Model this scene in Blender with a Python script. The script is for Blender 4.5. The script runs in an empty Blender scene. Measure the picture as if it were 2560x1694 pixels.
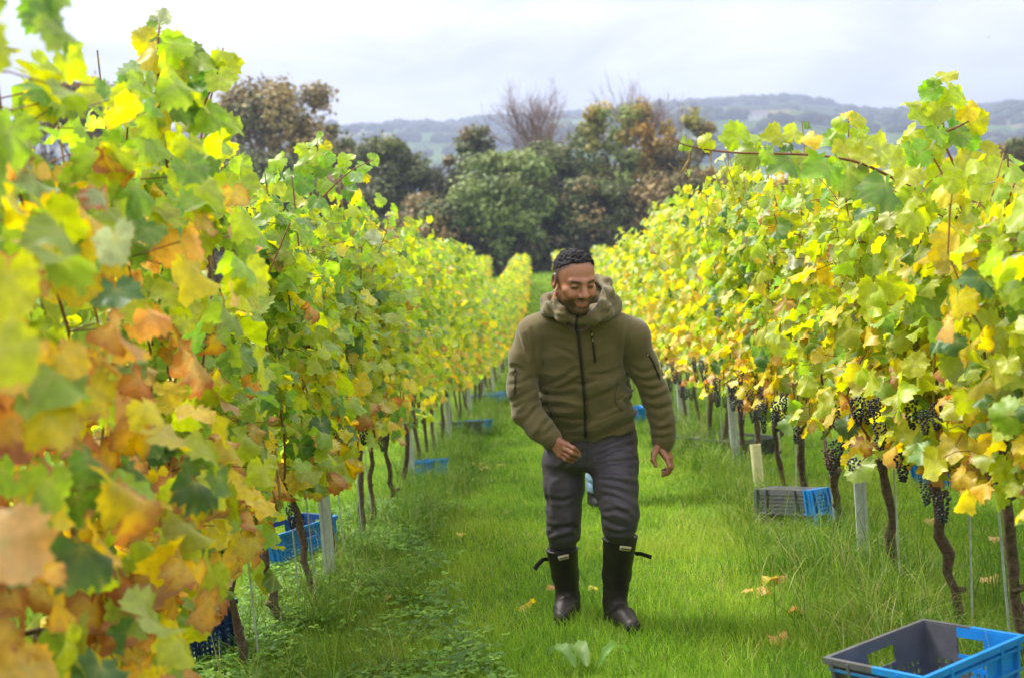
import bpy, bmesh, math, random, os
import numpy as np
from mathutils import Vector, Matrix, Quaternion
from mathutils.bvhtree import BVHTree

S = bpy.context.scene
COL = S.collection
R = math.radians
rng = np.random.default_rng(7)
random.seed(7)

# ------------------------------------------------------------------ camera
FPX = 3200.0                      # focal length in photo pixels (2560 wide)
EYE = Vector((0.0, 0.0, 1.27))
SLOPE = 0.082
ROLL, PITCH, YAW = R(5.0), R(-4.95), R(1.55)
FWD = Vector((-math.sin(YAW) * math.cos(PITCH), math.cos(YAW) * math.cos(PITCH), math.sin(PITCH)))
R0 = FWD.cross(Vector((0, 0, 1))).normalized()
U0 = R0.cross(FWD).normalized()
RT = R0 * math.cos(ROLL) - U0 * math.sin(ROLL)
UP = U0 * math.cos(ROLL) + R0 * math.sin(ROLL)
cam_d = bpy.data.cameras.new('camera')
cam = bpy.data.objects.new('camera', cam_d)
COL.objects.link(cam)
cam.matrix_world = Matrix(((RT.x, UP.x, -FWD.x, EYE.x), (RT.y, UP.y, -FWD.y, EYE.y), (RT.z, UP.z, -FWD.z, EYE.z), (0, 0, 0, 1)))
cam_d.sensor_width = 36.0
cam_d.lens = FPX / 2560.0 * 36.0
cam_d.clip_end = 20000
cam_d.clip_start = 0.05
cam_d.dof.use_dof = True
cam_d.dof.focus_distance = 5.25
cam_d.dof.aperture_fstop = 3.2
S.camera = cam

# ------------------------------------------------------------------ light
SUN_FROM = Vector((-0.46, 0.34, 0.82)).normalized()
W = bpy.data.worlds.new('World')
S.world = W
W.use_nodes = True
wn, wl = W.node_tree.nodes, W.node_tree.links
wn.clear()
w_out = wn.new('ShaderNodeOutputWorld')
w_bg = wn.new('ShaderNodeBackground')
sky = wn.new('ShaderNodeTexSky')
sky.sky_type = 'NISHITA'
sky.sun_disc = False
sky.sun_elevation = math.asin(SUN_FROM.z)
sky.sun_rotation = math.atan2(SUN_FROM.x, SUN_FROM.y)
sky_s = wn.new('ShaderNodeVectorMath'); sky_s.operation = 'SCALE'; sky_s.inputs['Scale'].default_value = 0.10
wl.new(sky.outputs[0], sky_s.inputs[0])
w_tc = wn.new('ShaderNodeTexCoord')
w_sep = wn.new('ShaderNodeSeparateXYZ'); wl.new(w_tc.outputs['Generated'], w_sep.inputs[0])
# flat cloud deck: direction divided by (height + small) so that clouds bunch up towards the horizon
w_add = wn.new('ShaderNodeMath'); w_add.operation = 'ABSOLUTE'; wl.new(w_sep.outputs['Z'], w_add.inputs[0])
w_add2 = wn.new('ShaderNodeMath'); w_add2.operation = 'ADD'; wl.new(w_add.outputs[0], w_add2.inputs[0]); w_add2.inputs[1].default_value = 0.22
w_div = wn.new('ShaderNodeVectorMath'); w_div.operation = 'DIVIDE'
w_cmb = wn.new('ShaderNodeCombineXYZ')
for k in range(3): wl.new(w_add2.outputs[0], w_cmb.inputs[k])
wl.new(w_tc.outputs['Generated'], w_div.inputs[0]); wl.new(w_cmb.outputs[0], w_div.inputs[1])
w_n = wn.new('ShaderNodeTexNoise'); w_n.inputs['Scale'].default_value = 2.6; w_n.inputs['Detail'].default_value = 7; w_n.inputs['Roughness'].default_value = 0.52
w_n.inputs['Distortion'].default_value = 0.6
wl.new(w_div.outputs[0], w_n.inputs['Vector'])
w_r = wn.new('ShaderNodeValToRGB')
w_r.color_ramp.elements[0].position = 0.34; w_r.color_ramp.elements[0].color = (0.62, 0.625, 0.66, 1)
w_r.color_ramp.elements[1].position = 0.62; w_r.color_ramp.elements[1].color = (1.02, 1.01, 1.0, 1)
wl.new(w_n.outputs[0], w_r.inputs[0])
w_mix = wn.new('ShaderNodeMix'); w_mix.data_type = 'RGBA'; w_mix.inputs['Factor'].default_value = 0.93
wl.new(sky_s.outputs[0], w_mix.inputs[6]); wl.new(w_r.outputs[0], w_mix.inputs[7])
# an overcast sky is brighter overhead than at the horizon
w_zm = wn.new('ShaderNodeMath'); w_zm.operation = 'MULTIPLY_ADD'; w_zm.use_clamp = False; wl.new(w_add.outputs[0], w_zm.inputs[0]); w_zm.inputs[1].default_value = 1.65; w_zm.inputs[2].default_value = 0.88
w_gr = wn.new('ShaderNodeVectorMath'); w_gr.operation = 'SCALE'; wl.new(w_mix.outputs[2], w_gr.inputs[0]); wl.new(w_zm.outputs[0], w_gr.inputs['Scale'])
wl.new(w_gr.outputs[0], w_bg.inputs['Color'])
w_bg.inputs['Strength'].default_value = 0.50
wl.new(w_bg.outputs[0], w_out.inputs[0])

sun_d = bpy.data.lights.new('sun', 'SUN')
sun_d.energy = 3.5
sun_d.angle = R(18)
sun_d.color = (1.0, 0.95, 0.86)
sun = bpy.data.objects.new('sun', sun_d)
COL.objects.link(sun)
sun.rotation_euler = SUN_FROM.to_track_quat('Z', 'Y').to_euler()
sun.location = (-20, 10, 30)

S.view_settings.view_transform = 'Standard'
S.view_settings.look = 'None'
S.view_settings.gamma = 1
S.view_settings.use_curve_mapping = False
S.view_settings.exposure = 1.28
S.render.engine = 'CYCLES'
S.cycles.use_denoising = True
S.cycles.use_adaptive_sampling = True
S.cycles.adaptive_threshold = 0.025
S.cycles.max_bounces = 7
S.cycles.transmission_bounces = 4
S.cycles.diffuse_bounces = 4
S.cycles.glossy_bounces = 2
S.cycles.volume_bounces = 0
S.cycles.sample_clamp_indirect = 6

# ------------------------------------------------------------------ geometry of the view
def ray(px, py):
    return (RT * ((px - 1280) / FPX) - UP * ((py - 847) / FPX) + FWD)
def P(px, py, depth):
    """world point seen at photo pixel (px, py) at the given distance along the view axis"""
    return EYE + ray(px, py) * depth
def proj(pts):
    q = np.asarray(pts, dtype=float) - np.array(EYE)
    d = q @ np.array(FWD)
    d = np.where(np.abs(d) < 1e-4, 1e-4, d)
    return 1280 + FPX * (q @ np.array(RT)) / d, 847 - FPX * (q @ np.array(UP)) / d, d
Y1, Y2 = 26.0, 44.0
def G(x, y):
    """height of the ground"""
    y = np.asarray(y, dtype=float); x = np.asarray(x, dtype=float)
    t = np.clip((y - Y1) / (Y2 - Y1), 0, 1)
    z = -SLOPE * (np.minimum(y, Y1) + (Y2 - Y1) * (t - t * t / 2))
    z = z - 0.0022 * np.clip(y - 125, 0, 400)
    fade = np.clip(1 - (np.abs(y) - 60) / 40, 0, 1)
    z = z + fade * (0.018 * np.sin(x * 1.7 + y * 0.6) * np.sin(y * 0.9 - x * 0.5) + 0.01 * np.sin(x * 5.1 + 1.3) * np.sin(y * 3.7))
    for xr in (-3.95, -1.257, 1.457, 4.15):      # low bank under each row
        z = z + fade * 0.05 * np.exp(-((x - xr) / 0.3) ** 2)
    return z
def gz(x, y): return float(G(x, y))
def gpt(px, py, lift=0.0):
    """ground point seen at a photo pixel"""
    r = ray(px, py); lo, hi = 0.5, 300.0
    for _ in range(60):
        m = (lo + hi) / 2; q = EYE + r * m
        if q.z > gz(q.x, q.y) + lift: lo = m
        else: hi = m
    return EYE + r * lo
XL, XR = -1.257, 1.457            # the two rows beside the lane

# ------------------------------------------------------------------ object helpers
def tag(o, label=None, cat=None, group=None, kind=None):
    if label: o['label'] = label
    if cat: o['category'] = cat
    if group: o['group'] = group
    if kind: o['kind'] = kind
    return o
def empty(name, loc=(0, 0, 0)):
    o = bpy.data.objects.new(name, None); COL.objects.link(o); o.location = loc; o.empty_display_size = 0.1
    return o
def link(name, me, parent=None, mat=None):
    o = bpy.data.objects.new(name, me); COL.objects.link(o)
    if mat is not None and len(me.materials) == 0: me.materials.append(mat)
    if parent is not None:
        o.parent = parent
        o.matrix_parent_inverse = Matrix.Translation(-Vector(parent.location))
    return o
def mesh_np(name, v, tris, smooth=True, loops=3):
    """fast mesh from arrays; tris is (n, 3) or quads (n, 4)"""
    v = np.asarray(v, dtype=np.float32); f = np.asarray(tris, dtype=np.int32)
    me = bpy.data.meshes.new(name)
    n, k = f.shape
    me.vertices.add(len(v)); me.vertices.foreach_set('co', v.ravel())
    me.loops.add(n * k); me.loops.foreach_set('vertex_index', f.ravel())
    me.polygons.add(n)
    me.polygons.foreach_set('loop_start', np.arange(0, n * k, k, dtype=np.int32))
    me.polygons.foreach_set('loop_total', np.full(n, k, dtype=np.int32))
    me.polygons.foreach_set('use_smooth', np.full(n, smooth, dtype=bool))
    me.update(); me.validate(clean_customdata=False)
    return me
def add_float(me, name, a):
    at = me.attributes.new(name, 'FLOAT', 'POINT'); at.data.foreach_set('value', np.asarray(a, dtype=np.float32).ravel())
def add_col(me, name, c):
    c = np.asarray(c, dtype=np.float32)
    if c.shape[1] == 3: c = np.concatenate([c, np.ones((len(c), 1), np.float32)], 1)
    at = me.color_attributes.new(name, 'FLOAT_COLOR', 'POINT'); at.data.foreach_set('color', c.ravel())
def mesh_py(name, v, f, smooth=False):
    me = bpy.data.meshes.new(name); me.from_pydata([tuple(map(float, q)) for q in v], [], [tuple(map(int, q)) for q in f])
    if smooth:
        me.polygons.foreach_set('use_smooth', np.ones(len(me.polygons), dtype=bool))
    me.update(); return me
class MB:
    """collects boxes, tubes and polygons, builds ONE mesh"""
    def __init__(s): s.v = []; s.f = []; s.c = []
    def add(s, v, f, col=None):
        b = len(s.v); s.v += [tuple(map(float, q)) for q in v]; s.f += [tuple(int(i) + b for i in q) for q in f]
        s.c += [col or (1, 1, 1)] * len(v)
    def box(s, c, size, M=None, col=None):
        x, y, z = (q / 2 for q in size); c = Vector(c)
        v = [Vector((i * x, j * y, k * z)) + c for k in (-1, 1) for j in (-1, 1) for i in (-1, 1)]
        if M is not None: v = [M @ q for q in v]
        s.add(v, [(0, 2, 3, 1), (4, 5, 7, 6), (0, 1, 5, 4), (2, 6, 7, 3), (0, 4, 6, 2), (1, 3, 7, 5)], col)
    def tube(s, pts, rad, n=6, cap=True, wob=0.0, col=None, flat=1.0):
        pts = [Vector(q) for q in pts]
        if not hasattr(rad, '__len__'): rad = [rad] * len(pts)
        v, f = [], []
        ref = Vector((0.31, 0.93, 0.17))
        for i, q in enumerate(pts):
            d = (pts[min(i + 1, len(pts) - 1)] - pts[max(i - 1, 0)])
            d = d.normalized() if d.length > 1e-9 else Vector((0, 0, 1))
            a = d.cross(ref)
            if a.length < 0.05: a = d.cross(Vector((1, 0, 0)))
            a.normalize(); b = d.cross(a)
            for k in range(n):
                t = 2 * math.pi * k / n
                r = rad[i] * (1 + (random.uniform(-wob, wob) if wob else 0))
                v.append(q + a * (r * math.cos(t)) + b * (r * flat * math.sin(t)))
        for i in range(len(pts) - 1):
            for k in range(n):
                f.append((i * n + k, i * n + (k + 1) % n, (i + 1) * n + (k + 1) % n, (i + 1) * n + k))
        if cap:
            f.append(tuple(range(n))[::-1]); f.append(tuple((len(pts) - 1) * n + k for k in range(n)))
        s.add(v, f, col)
    def build(s, name, mat, parent=None, smooth=False, cols=False):
        me = mesh_py(name, s.v, s.f, smooth)
        if cols: add_col(me, 'col', np.array(s.c))
        return link(name, me, parent, mat)
def spline(pts, n):
    """Catmull-Rom through points"""
    pts = [Vector(q) for q in pts]; q = [pts[0] * 2 - pts[1]] + pts + [pts[-1] * 2 - pts[-2]]
    out = []
    for i in range(len(pts) - 1):
        for k in range(n):
            t = k / n; a, b, c, d = q[i], q[i + 1], q[i + 2], q[i + 3]
            out.append(0.5 * ((2 * b) + (c - a) * t + (2 * a - 5 * b + 4 * c - d) * t * t + (3 * b - a - 3 * c + d) * t ** 3))
    out.append(pts[-1]); return out
ORD = ('first second third fourth fifth sixth seventh eighth ninth tenth eleventh twelfth thirteenth fourteenth fifteenth sixteenth '
       'seventeenth eighteenth nineteenth twentieth').split()

# ------------------------------------------------------------------ numpy noise
_H = np.random.default_rng(3).random(4096).astype(np.float32)
def vnoise(p):
    """smooth value noise in 0..1 for points (..., 3)"""
    p = np.asarray(p, dtype=np.float32); i = np.floor(p).astype(np.int64); f = p - i; f = f * f * (3 - 2 * f)
    def h(dx, dy, dz):
        return _H[((i[..., 0] + dx) * 73856093 ^ (i[..., 1] + dy) * 19349663 ^ (i[..., 2] + dz) * 83492791) & 4095]
    fx, fy, fz = f[..., 0], f[..., 1], f[..., 2]
    a = h(0, 0, 0) * (1 - fx) + h(1, 0, 0) * fx; b = h(0, 1, 0) * (1 - fx) + h(1, 1, 0) * fx
    c = h(0, 0, 1) * (1 - fx) + h(1, 0, 1) * fx; d = h(0, 1, 1) * (1 - fx) + h(1, 1, 1) * fx
    return (a * (1 - fy) + b * fy) * (1 - fz) + (c * (1 - fy) + d * fy) * fz

# ------------------------------------------------------------------ materials
def mat(name, color, rough=0.6, spec=0.5, metal=0.0, noise=0.0, nscale=20.0, bump=0.0, bscale=60.0, attr=None, sheen=0.0, coat=0.0, coords='Object'):
    m = bpy.data.materials.new(name); m.use_nodes = True
    nt = m.node_tree; n, l = nt.nodes, nt.links
    b = n['Principled BSDF']
    b.inputs['Roughness'].default_value = rough; b.inputs['Metallic'].default_value = metal
    b.inputs['Specular IOR Level'].default_value = spec
    if sheen: b.inputs['Sheen Weight'].default_value = sheen; b.inputs['Sheen Roughness'].default_value = 0.5
    if coat: b.inputs['Coat Weight'].default_value = coat
    tc = n.new('ShaderNodeTexCoord')
    if attr:
        a = n.new('ShaderNodeAttribute'); a.attribute_name = attr; src = a.outputs['Color']
    else:
        c = n.new('ShaderNodeRGB'); c.outputs[0].default_value = (*color, 1); src = c.outputs[0]
    if noise:
        t = n.new('ShaderNodeTexNoise'); t.inputs['Scale'].default_value = nscale; t.inputs['Detail'].default_value = 5
        l.new(tc.outputs[coords], t.inputs['Vector'])
        mr = n.new('ShaderNodeMapRange'); mr.inputs['From Min'].default_value = 0.3; mr.inputs['From Max'].default_value = 0.7
        mr.inputs['To Min'].default_value = 1 - noise; mr.inputs['To Max'].default_value = 1 + noise
        l.new(t.outputs[0], mr.inputs['Value'])
        v = n.new('ShaderNodeVectorMath'); v.operation = 'SCALE'; l.new(src, v.inputs[0]); l.new(mr.outputs[0], v.inputs['Scale']); src = v.outputs[0]
    l.new(src, b.inputs['Base Color'])
    if bump:
        t2 = n.new('ShaderNodeTexNoise'); t2.inputs['Scale'].default_value = bscale; t2.inputs['Detail'].default_value = 4
        l.new(tc.outputs[coords], t2.inputs['Vector'])
        bp = n.new('ShaderNodeBump'); bp.inputs['Strength'].default_value = bump; bp.inputs['Distance'].default_value = 0.01
        l.new(t2.outputs[0], bp.inputs['Height']); l.new(bp.outputs[0], b.inputs['Normal'])
    return m

def leaf_mat(name, src_kind, trans=0.5, rough=0.42):
    """vine leaf: own colour from the object or a colour attribute, brown dry rim, paler veins and underside, light passing through"""
    m = bpy.data.materials.new(name); m.use_nodes = True
    nt = m.node_tree; n, l = nt.nodes, nt.links; n.clear()
    out = n.new('ShaderNodeOutputMaterial')
    if src_kind == 'object':
        a = n.new('ShaderNodeObjectInfo'); col, dry = a.outputs['Color'], a.outputs['Alpha']
    else:
        a = n.new('ShaderNodeVertexColor'); a.layer_name = 'col'; col, dry = a.outputs['Color'], a.outputs['Alpha']
    tc = n.new('ShaderNodeTexCoord')
    ed = n.new('ShaderNodeAttribute'); ed.attribute_name = 'edge'
    ve = n.new('ShaderNodeAttribute'); ve.attribute_name = 'vein'
    t = n.new('ShaderNodeTexNoise'); t.inputs['Scale'].default_value = 28 if src_kind == 'attr' else 3.0; t.inputs['Detail'].default_value = 4
    l.new(tc.outputs['Object'], t.inputs['Vector'])
    # patchy colour within a leaf
    mr = n.new('ShaderNodeMapRange'); mr.inputs['From Min'].default_value = 0.3; mr.inputs['From Max'].default_value = 0.7; mr.inputs['To Min'].default_value = 0.78; mr.inputs['To Max'].default_value = 1.22
    l.new(t.outputs[0], mr.inputs['Value'])
    sc = n.new('ShaderNodeVectorMath'); sc.operation = 'SCALE'; l.new(col, sc.inputs[0]); l.new(mr.outputs[0], sc.inputs['Scale'])
    # veins a little lighter
    vm = n.new('ShaderNodeMath'); vm.operation = 'POWER'; l.new(ve.outputs['Fac'], vm.inputs[0]); vm.inputs[1].default_value = 4
    vm2 = n.new('ShaderNodeMath'); vm2.operation = 'MULTIPLY'; l.new(vm.outputs[0], vm2.inputs[0]); vm2.inputs[1].default_value = 0.55
    vx = n.new('ShaderNodeMix'); vx.data_type = 'RGBA'; l.new(vm2.outputs[0], vx.inputs['Factor']); l.new(sc.outputs[0], vx.inputs[6]); vx.inputs[7].default_value = (0.52, 0.50, 0.16, 1)
    # dry rim
    e1 = n.new('ShaderNodeMath'); e1.operation = 'MULTIPLY_ADD'; l.new(t.outputs[0], e1.inputs[0]); e1.inputs[1].default_value = 1.1; l.new(ed.outputs['Fac'], e1.inputs[2])
    e2 = n.new('ShaderNodeMath'); e2.operation = 'ADD'; l.new(e1.outputs[0], e2.inputs[0]); l.new(dry, e2.inputs[1])
    e3 = n.new('ShaderNodeMapRange'); e3.interpolation_type = 'SMOOTHSTEP'; e3.inputs['From Min'].default_value = 1.75; e3.inputs['From Max'].default_value = 2.35
    l.new(e2.outputs[0], e3.inputs['Value'])
    ex = n.new('ShaderNodeMix'); ex.data_type = 'RGBA'; l.new(e3.outputs[0], ex.inputs['Factor']); l.new(vx.outputs[2], ex.inputs[6]); ex.inputs[7].default_value = (0.38, 0.15, 0.055, 1)
    # rusty specks on drying leaves
    t3 = n.new('ShaderNodeTexNoise'); t3.inputs['Scale'].default_value = 110 if src_kind == 'attr' else 11.0; t3.inputs['Detail'].default_value = 2; l.new(tc.outputs['Object'], t3.inputs['Vector'])
    s1 = n.new('ShaderNodeMapRange'); s1.interpolation_type = 'SMOOTHSTEP'; s1.inputs['From Min'].default_value = 0.62; s1.inputs['From Max'].default_value = 0.70; l.new(t3.outputs[0], s1.inputs['Value'])
    s2 = n.new('ShaderNodeMath'); s2.operation = 'MULTIPLY'; s2.use_clamp = True; l.new(s1.outputs[0], s2.inputs[0])
    s3 = n.new('ShaderNodeMath'); s3.operation = 'MULTIPLY_ADD'; s3.inputs[1].default_value = 1.2; s3.inputs[2].default_value = 0.12; l.new(dry, s3.inputs[0]); l.new(s3.outputs[0], s2.inputs[1])
    ex2 = n.new('ShaderNodeMix'); ex2.data_type = 'RGBA'; l.new(s2.outputs[0], ex2.inputs['Factor']); l.new(ex.outputs[2], ex2.inputs[6]); ex2.inputs[7].default_value = (0.30, 0.11, 0.04, 1); ex = ex2
    # underside paler
    g = n.new('ShaderNodeNewGeometry')
    bf = n.new('ShaderNodeMath'); bf.operation = 'MULTIPLY'; l.new(g.outputs['Backfacing'], bf.inputs[0]); bf.inputs[1].default_value = 0.32
    ux = n.new('ShaderNodeMix'); ux.data_type = 'RGBA'; l.new(bf.outputs[0], ux.inputs['Factor']); l.new(ex.outputs[2], ux.inputs[6]); ux.inputs[7].default_value = (0.42, 0.47, 0.27, 1)
    b = n.new('ShaderNodeBsdfPrincipled'); l.new(ux.outputs[2], b.inputs['Base Color']); b.inputs['Roughness'].default_value = rough; b.inputs['Specular IOR Level'].default_value = 0.45
    tr = n.new('ShaderNodeBsdfTranslucent')
    hs = n.new('ShaderNodeHueSaturation'); hs.inputs['Saturation'].default_value = 1.12; hs.inputs['Value'].default_value = 1.6; l.new(ex.outputs[2], hs.inputs['Color'])
    l.new(hs.outputs[0], tr.inputs['Color'])
    mx = n.new('ShaderNodeMixShader'); mx.inputs[0].default_value = trans
    l.new(b.outputs[0], mx.inputs[1]); l.new(tr.outputs[0], mx.inputs[2]); l.new(mx.outputs[0], out.inputs[0])
    return m
def blade_mat(name, trans=0.35, rough=0.5):
    """grass and tree leaves: colour attribute, some light passing through"""
    m = bpy.data.materials.new(name); m.use_nodes = True
    nt = m.node_tree; n, l = nt.nodes, nt.links; n.clear()
    out = n.new('ShaderNodeOutputMaterial')
    a = n.new('ShaderNodeVertexColor'); a.layer_name = 'col'
    b = n.new('ShaderNodeBsdfPrincipled'); l.new(a.outputs[0], b.inputs['Base Color']); b.inputs['Roughness'].default_value = rough; b.inputs['Specular IOR Level'].default_value = 0.3
    tr = n.new('ShaderNodeBsdfTranslucent')
    hs = n.new('ShaderNodeHueSaturation'); hs.inputs['Value'].default_value = 1.3; l.new(a.outputs[0], hs.inputs['Color']); l.new(hs.outputs[0], tr.inputs['Color'])
    mx = n.new('ShaderNodeMixShader'); mx.inputs[0].default_value = trans
    l.new(b.outputs[0], mx.inputs[1]); l.new(tr.outputs[0], mx.inputs[2]); l.new(mx.outputs[0], out.inputs[0])
    return m
M_LEAF_O = leaf_mat('vine leaf', 'object')
M_LEAF_A = leaf_mat('vine leaf mass', 'attr')
M_BLADE = blade_mat('grass blade')
M_TREE = blade_mat('tree leaf', 0.2, 0.6)
M_BARK = mat('vine bark', (0.105, 0.07, 0.052), 0.85, 0.2, noise=0.45, nscale=55, bump=0.9, bscale=70)
M_CANE = mat('vine cane', (0.20, 0.075, 0.035), 0.6, 0.3, noise=0.3, nscale=30)
M_GREENCANE = mat('young cane', (0.30, 0.20, 0.05), 0.5, 0.3, noise=0.3, nscale=30)
M_TBARK = mat('tree bark', (0.075, 0.06, 0.05), 0.9, 0.2, noise=0.4, nscale=3)
M_GALV = mat('galvanised steel', (0.46, 0.48, 0.50), 0.5, 0.5, metal=0.4, noise=0.22, nscale=40)
M_WIRE = mat('wire', (0.45, 0.46, 0.47), 0.4, 0.5, metal=0.6)
# ================================================================== SETTING
# ground: one sheet, fine beside the lane and coarser out to the foot of the hills
def grid_axis(segs):
    out = []
    for a, b, n in segs: out += list(np.linspace(a, b, n, endpoint=False))
    return np.array(out + [segs[-1][1]])
gx = grid_axis([(-3500, -300, 14), (-300, -30, 20), (-30, -6, 24), (-6, 6, 80), (6, 30, 24), (30, 300, 20), (300, 3500, 14)])
gy = grid_axis([(-60, -4, 12), (-4, 14, 110), (14, 50, 90), (50, 140, 60), (140, 600, 30), (600, 4200, 16)])
XX, YY = np.meshgrid(gx, gy)
ZZ = G(XX, YY)
nv = len(gx); nw = len(gy)
idx = np.arange(nv * nw).reshape(nw, nv)
quads = np.stack([idx[:-1, :-1], idx[:-1, 1:], idx[1:, 1:], idx[1:, :-1]], -1).reshape(-1, 4)
me = mesh_np('ground', np.stack([XX, YY, ZZ], -1).reshape(-1, 3), quads)
m = bpy.data.materials.new('turf soil'); m.use_nodes = True
n, l = m.node_tree.nodes, m.node_tree.links
b = n['Principled BSDF']; b.inputs['Roughness'].default_value = 0.95; b.inputs['Specular IOR Level'].default_value = 0.1
tc = n.new('ShaderNodeTexCoord')
t1 = n.new('ShaderNodeTexNoise'); t1.inputs['Scale'].default_value = 0.8; t1.inputs['Detail'].default_value = 8; l.new(tc.outputs['Object'], t1.inputs['Vector'])
r1 = n.new('ShaderNodeValToRGB'); r1.color_ramp.elements[0].position = 0.35; r1.color_ramp.elements[0].color = (0.055, 0.105, 0.012, 1)
r1.color_ramp.elements[1].position = 0.65; r1.color_ramp.elements[1].color = (0.12, 0.21, 0.02, 1)
l.new(t1.outputs[0], r1.inputs[0]); l.new(r1.outputs[0], b.inputs['Base Color'])
t2 = n.new('ShaderNodeTexNoise'); t2.inputs['Scale'].default_value = 45; t2.inputs['Detail'].default_value = 6; l.new(tc.outputs['Object'], t2.inputs['Vector'])
bp = n.new('ShaderNodeBump'); bp.inputs['Strength'].default_value = 0.8; bp.inputs['Distance'].default_value = 0.03; l.new(t2.outputs[0], bp.inputs['Height']); l.new(bp.outputs[0], b.inputs['Normal'])
ground = link('ground', me, None, m); tag(ground, kind='structure', label='grassy hillside under the vineyard')

# hills across the valley
ridge = [(-900, 322), (-300, 318), (300, 320), (820, 322), (900, 313), (1100, 301), (1280, 291), (1480, 284), (1620, 264), (1750, 258), (1880, 251), (1960, 247), (2010, 257),
         (2070, 266), (2160, 286), (2250, 283), (2330, 279), (2450, 274), (2500, 268), (2560, 262), (2800, 262), (3400, 275)]
RD = 2400.0
rx = np.array([P(a, b, RD).x for a, b in ridge]); rz = np.array([P(a, b + 12, RD).z for a, b in ridge])
hx = np.linspace(-1500, 1700, 260); hy = np.concatenate([np.linspace(620, 2480, 120), np.linspace(2500, 3300, 12)])
HX, HY = np.meshgrid(hx, hy)
top = np.interp(HX * RD / np.maximum(HY, 1200), rx, rz)
def hill_z(x, y):
    tp = np.interp(x * RD / np.maximum(y, 1200), rx, rz)
    t = np.clip((y - 640) / (2440 - 640), 0, 1)
    prof = 0.42 * t + 0.58 * t * t * (3 - 2 * t)
    q = np.stack([x / 260, y / 260, np.zeros_like(x)], -1)
    nz = (vnoise(q) - 0.5) * 46 + (vnoise(q * 2.7 + 9) - 0.5) * 18
    z = -5 + (tp + 5) * prof + nz * np.sin(np.pi * t) * 0.9
    back = np.clip((y - 2440) / 800, 0, 1)
    return z - back * back * (tp + 20) - 12 * (t <= 0)
HZ = hill_z(HX, HY)
idx = np.arange(HX.size).reshape(HX.shape)
quads = np.stack([idx[:-1, :-1], idx[:-1, 1:], idx[1:, 1:], idx[1:, :-1]], -1).reshape(-1, 4)
me = mesh_np('hills', np.stack([HX, HY, HZ], -1).reshape(-1, 3), quads)
m = bpy.data.materials.new('far fields'); m.use_nodes = True
n, l = m.node_tree.nodes, m.node_tree.links
b = n['Principled BSDF']; b.inputs['Roughness'].default_value = 0.95; b.inputs['Specular IOR Level'].default_value = 0.0
tc = n.new('ShaderNodeTexCoord')
mp = n.new('ShaderNodeMapping'); mp.inputs['Scale'].default_value = (0.0058, 0.0031, 0.0); l.new(tc.outputs['Object'], mp.inputs[0])
vo = n.new('ShaderNodeTexVoronoi'); vo.inputs['Scale'].default_value = 1.0; vo.inputs['Randomness'].default_value = 0.75; l.new(mp.outputs[0], vo.inputs['Vector'])
sp = n.new('ShaderNodeSeparateColor'); l.new(vo.outputs['Color'], sp.inputs[0])
rp = n.new('ShaderNodeValToRGB'); rp.color_ramp.interpolation = 'CONSTANT'
cols = [(0.0, (0.06, 0.10, 0.03)), (0.22, (0.09, 0.14, 0.04)), (0.42, (0.17, 0.155, 0.08)), (0.55, (0.04, 0.055, 0.03)), (0.70, (0.07, 0.115, 0.035)), (0.86, (0.13, 0.115, 0.07))]
rp.color_ramp.elements[0].color = (*cols[0][1], 1); rp.color_ramp.elements[1].position = cols[1][0]; rp.color_ramp.elements[1].color = (*cols[1][1], 1)
for p_, c_ in cols[2:]:
    e = rp.color_ramp.elements.new(p_); e.color = (*c_, 1)
l.new(sp.outputs[0], rp.inputs[0])
vd = n.new('ShaderNodeTexVoronoi'); vd.feature = 'DISTANCE_TO_EDGE'; vd.inputs['Randomness'].default_value = 0.75; l.new(mp.outputs[0], vd.inputs['Vector'])
lt = n.new('ShaderNodeMath'); lt.operation = 'LESS_THAN'; l.new(vd.outputs['Distance'], lt.inputs[0]); lt.inputs[1].default_value = 0.035
mx = n.new('ShaderNodeMix'); mx.data_type = 'RGBA'; l.new(lt.outputs[0], mx.inputs['Factor']); l.new(rp.outputs[0], mx.inputs[6]); mx.inputs[7].default_value = (0.035, 0.05, 0.03, 1)
l.new(mx.outputs[2], b.inputs['Base Color'])
hills = link('hills', me, None, m); tag(hills, kind='structure', label='hazy blue hills with fields across the valley')

# woods on the hills: far too many trees to count
def blob_template(seed):
    bm = bmesh.new(); bmesh.ops.create_icosphere(bm, subdivisions=1, radius=1.0)
    r_ = np.random.default_rng(seed)
    v = np.array([q.co[:] for q in bm.verts]) * (1 + r_.uniform(-0.22, 0.22, (len(bm.verts), 1)))
    f = np.array([[q.index for q in p.verts] for p in bm.faces]); bm.free()
    return v, f
bv, bf = blob_template(1)
wr = np.random.default_rng(21)
pos = []
for k in range(9000):                       # ridge woods and scattered copses
    x = wr.uniform(-900, 1150); y = wr.uniform(1200, 2450) if k % 2 else wr.uniform(2250, 2450)
    d = vnoise(np.array([[x / 170, y / 120, 3.3]]))[0]
    lim = 0.50 if y > 2200 and x < 560 else 0.63
    if d > lim: pos.append((x, y))
for k in range(900):                        # hedge lines
    x = wr.uniform(-700, 1000); j = wr.integers(0, 7); y = 1150 + j * 170 + 0.12 * x + wr.normal(0, 4)
    pos.append((x, y))
pos = np.array(pos); sz = wr.uniform(4.5, 9.5, len(pos))
pz = hill_z(pos[:, 0], pos[:, 1])
V = (bv[None] * sz[:, None, None] * np.array([1.25, 1.25, 1.0])) + np.stack([pos[:, 0], pos[:, 1], pz + sz * 0.5], -1)[:, None, :]
F = bf[None] + (np.arange(len(pos)) * len(bv))[:, None, None]
me = mesh_np('far_wood', V.reshape(-1, 3), F.reshape(-1, 3))
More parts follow.
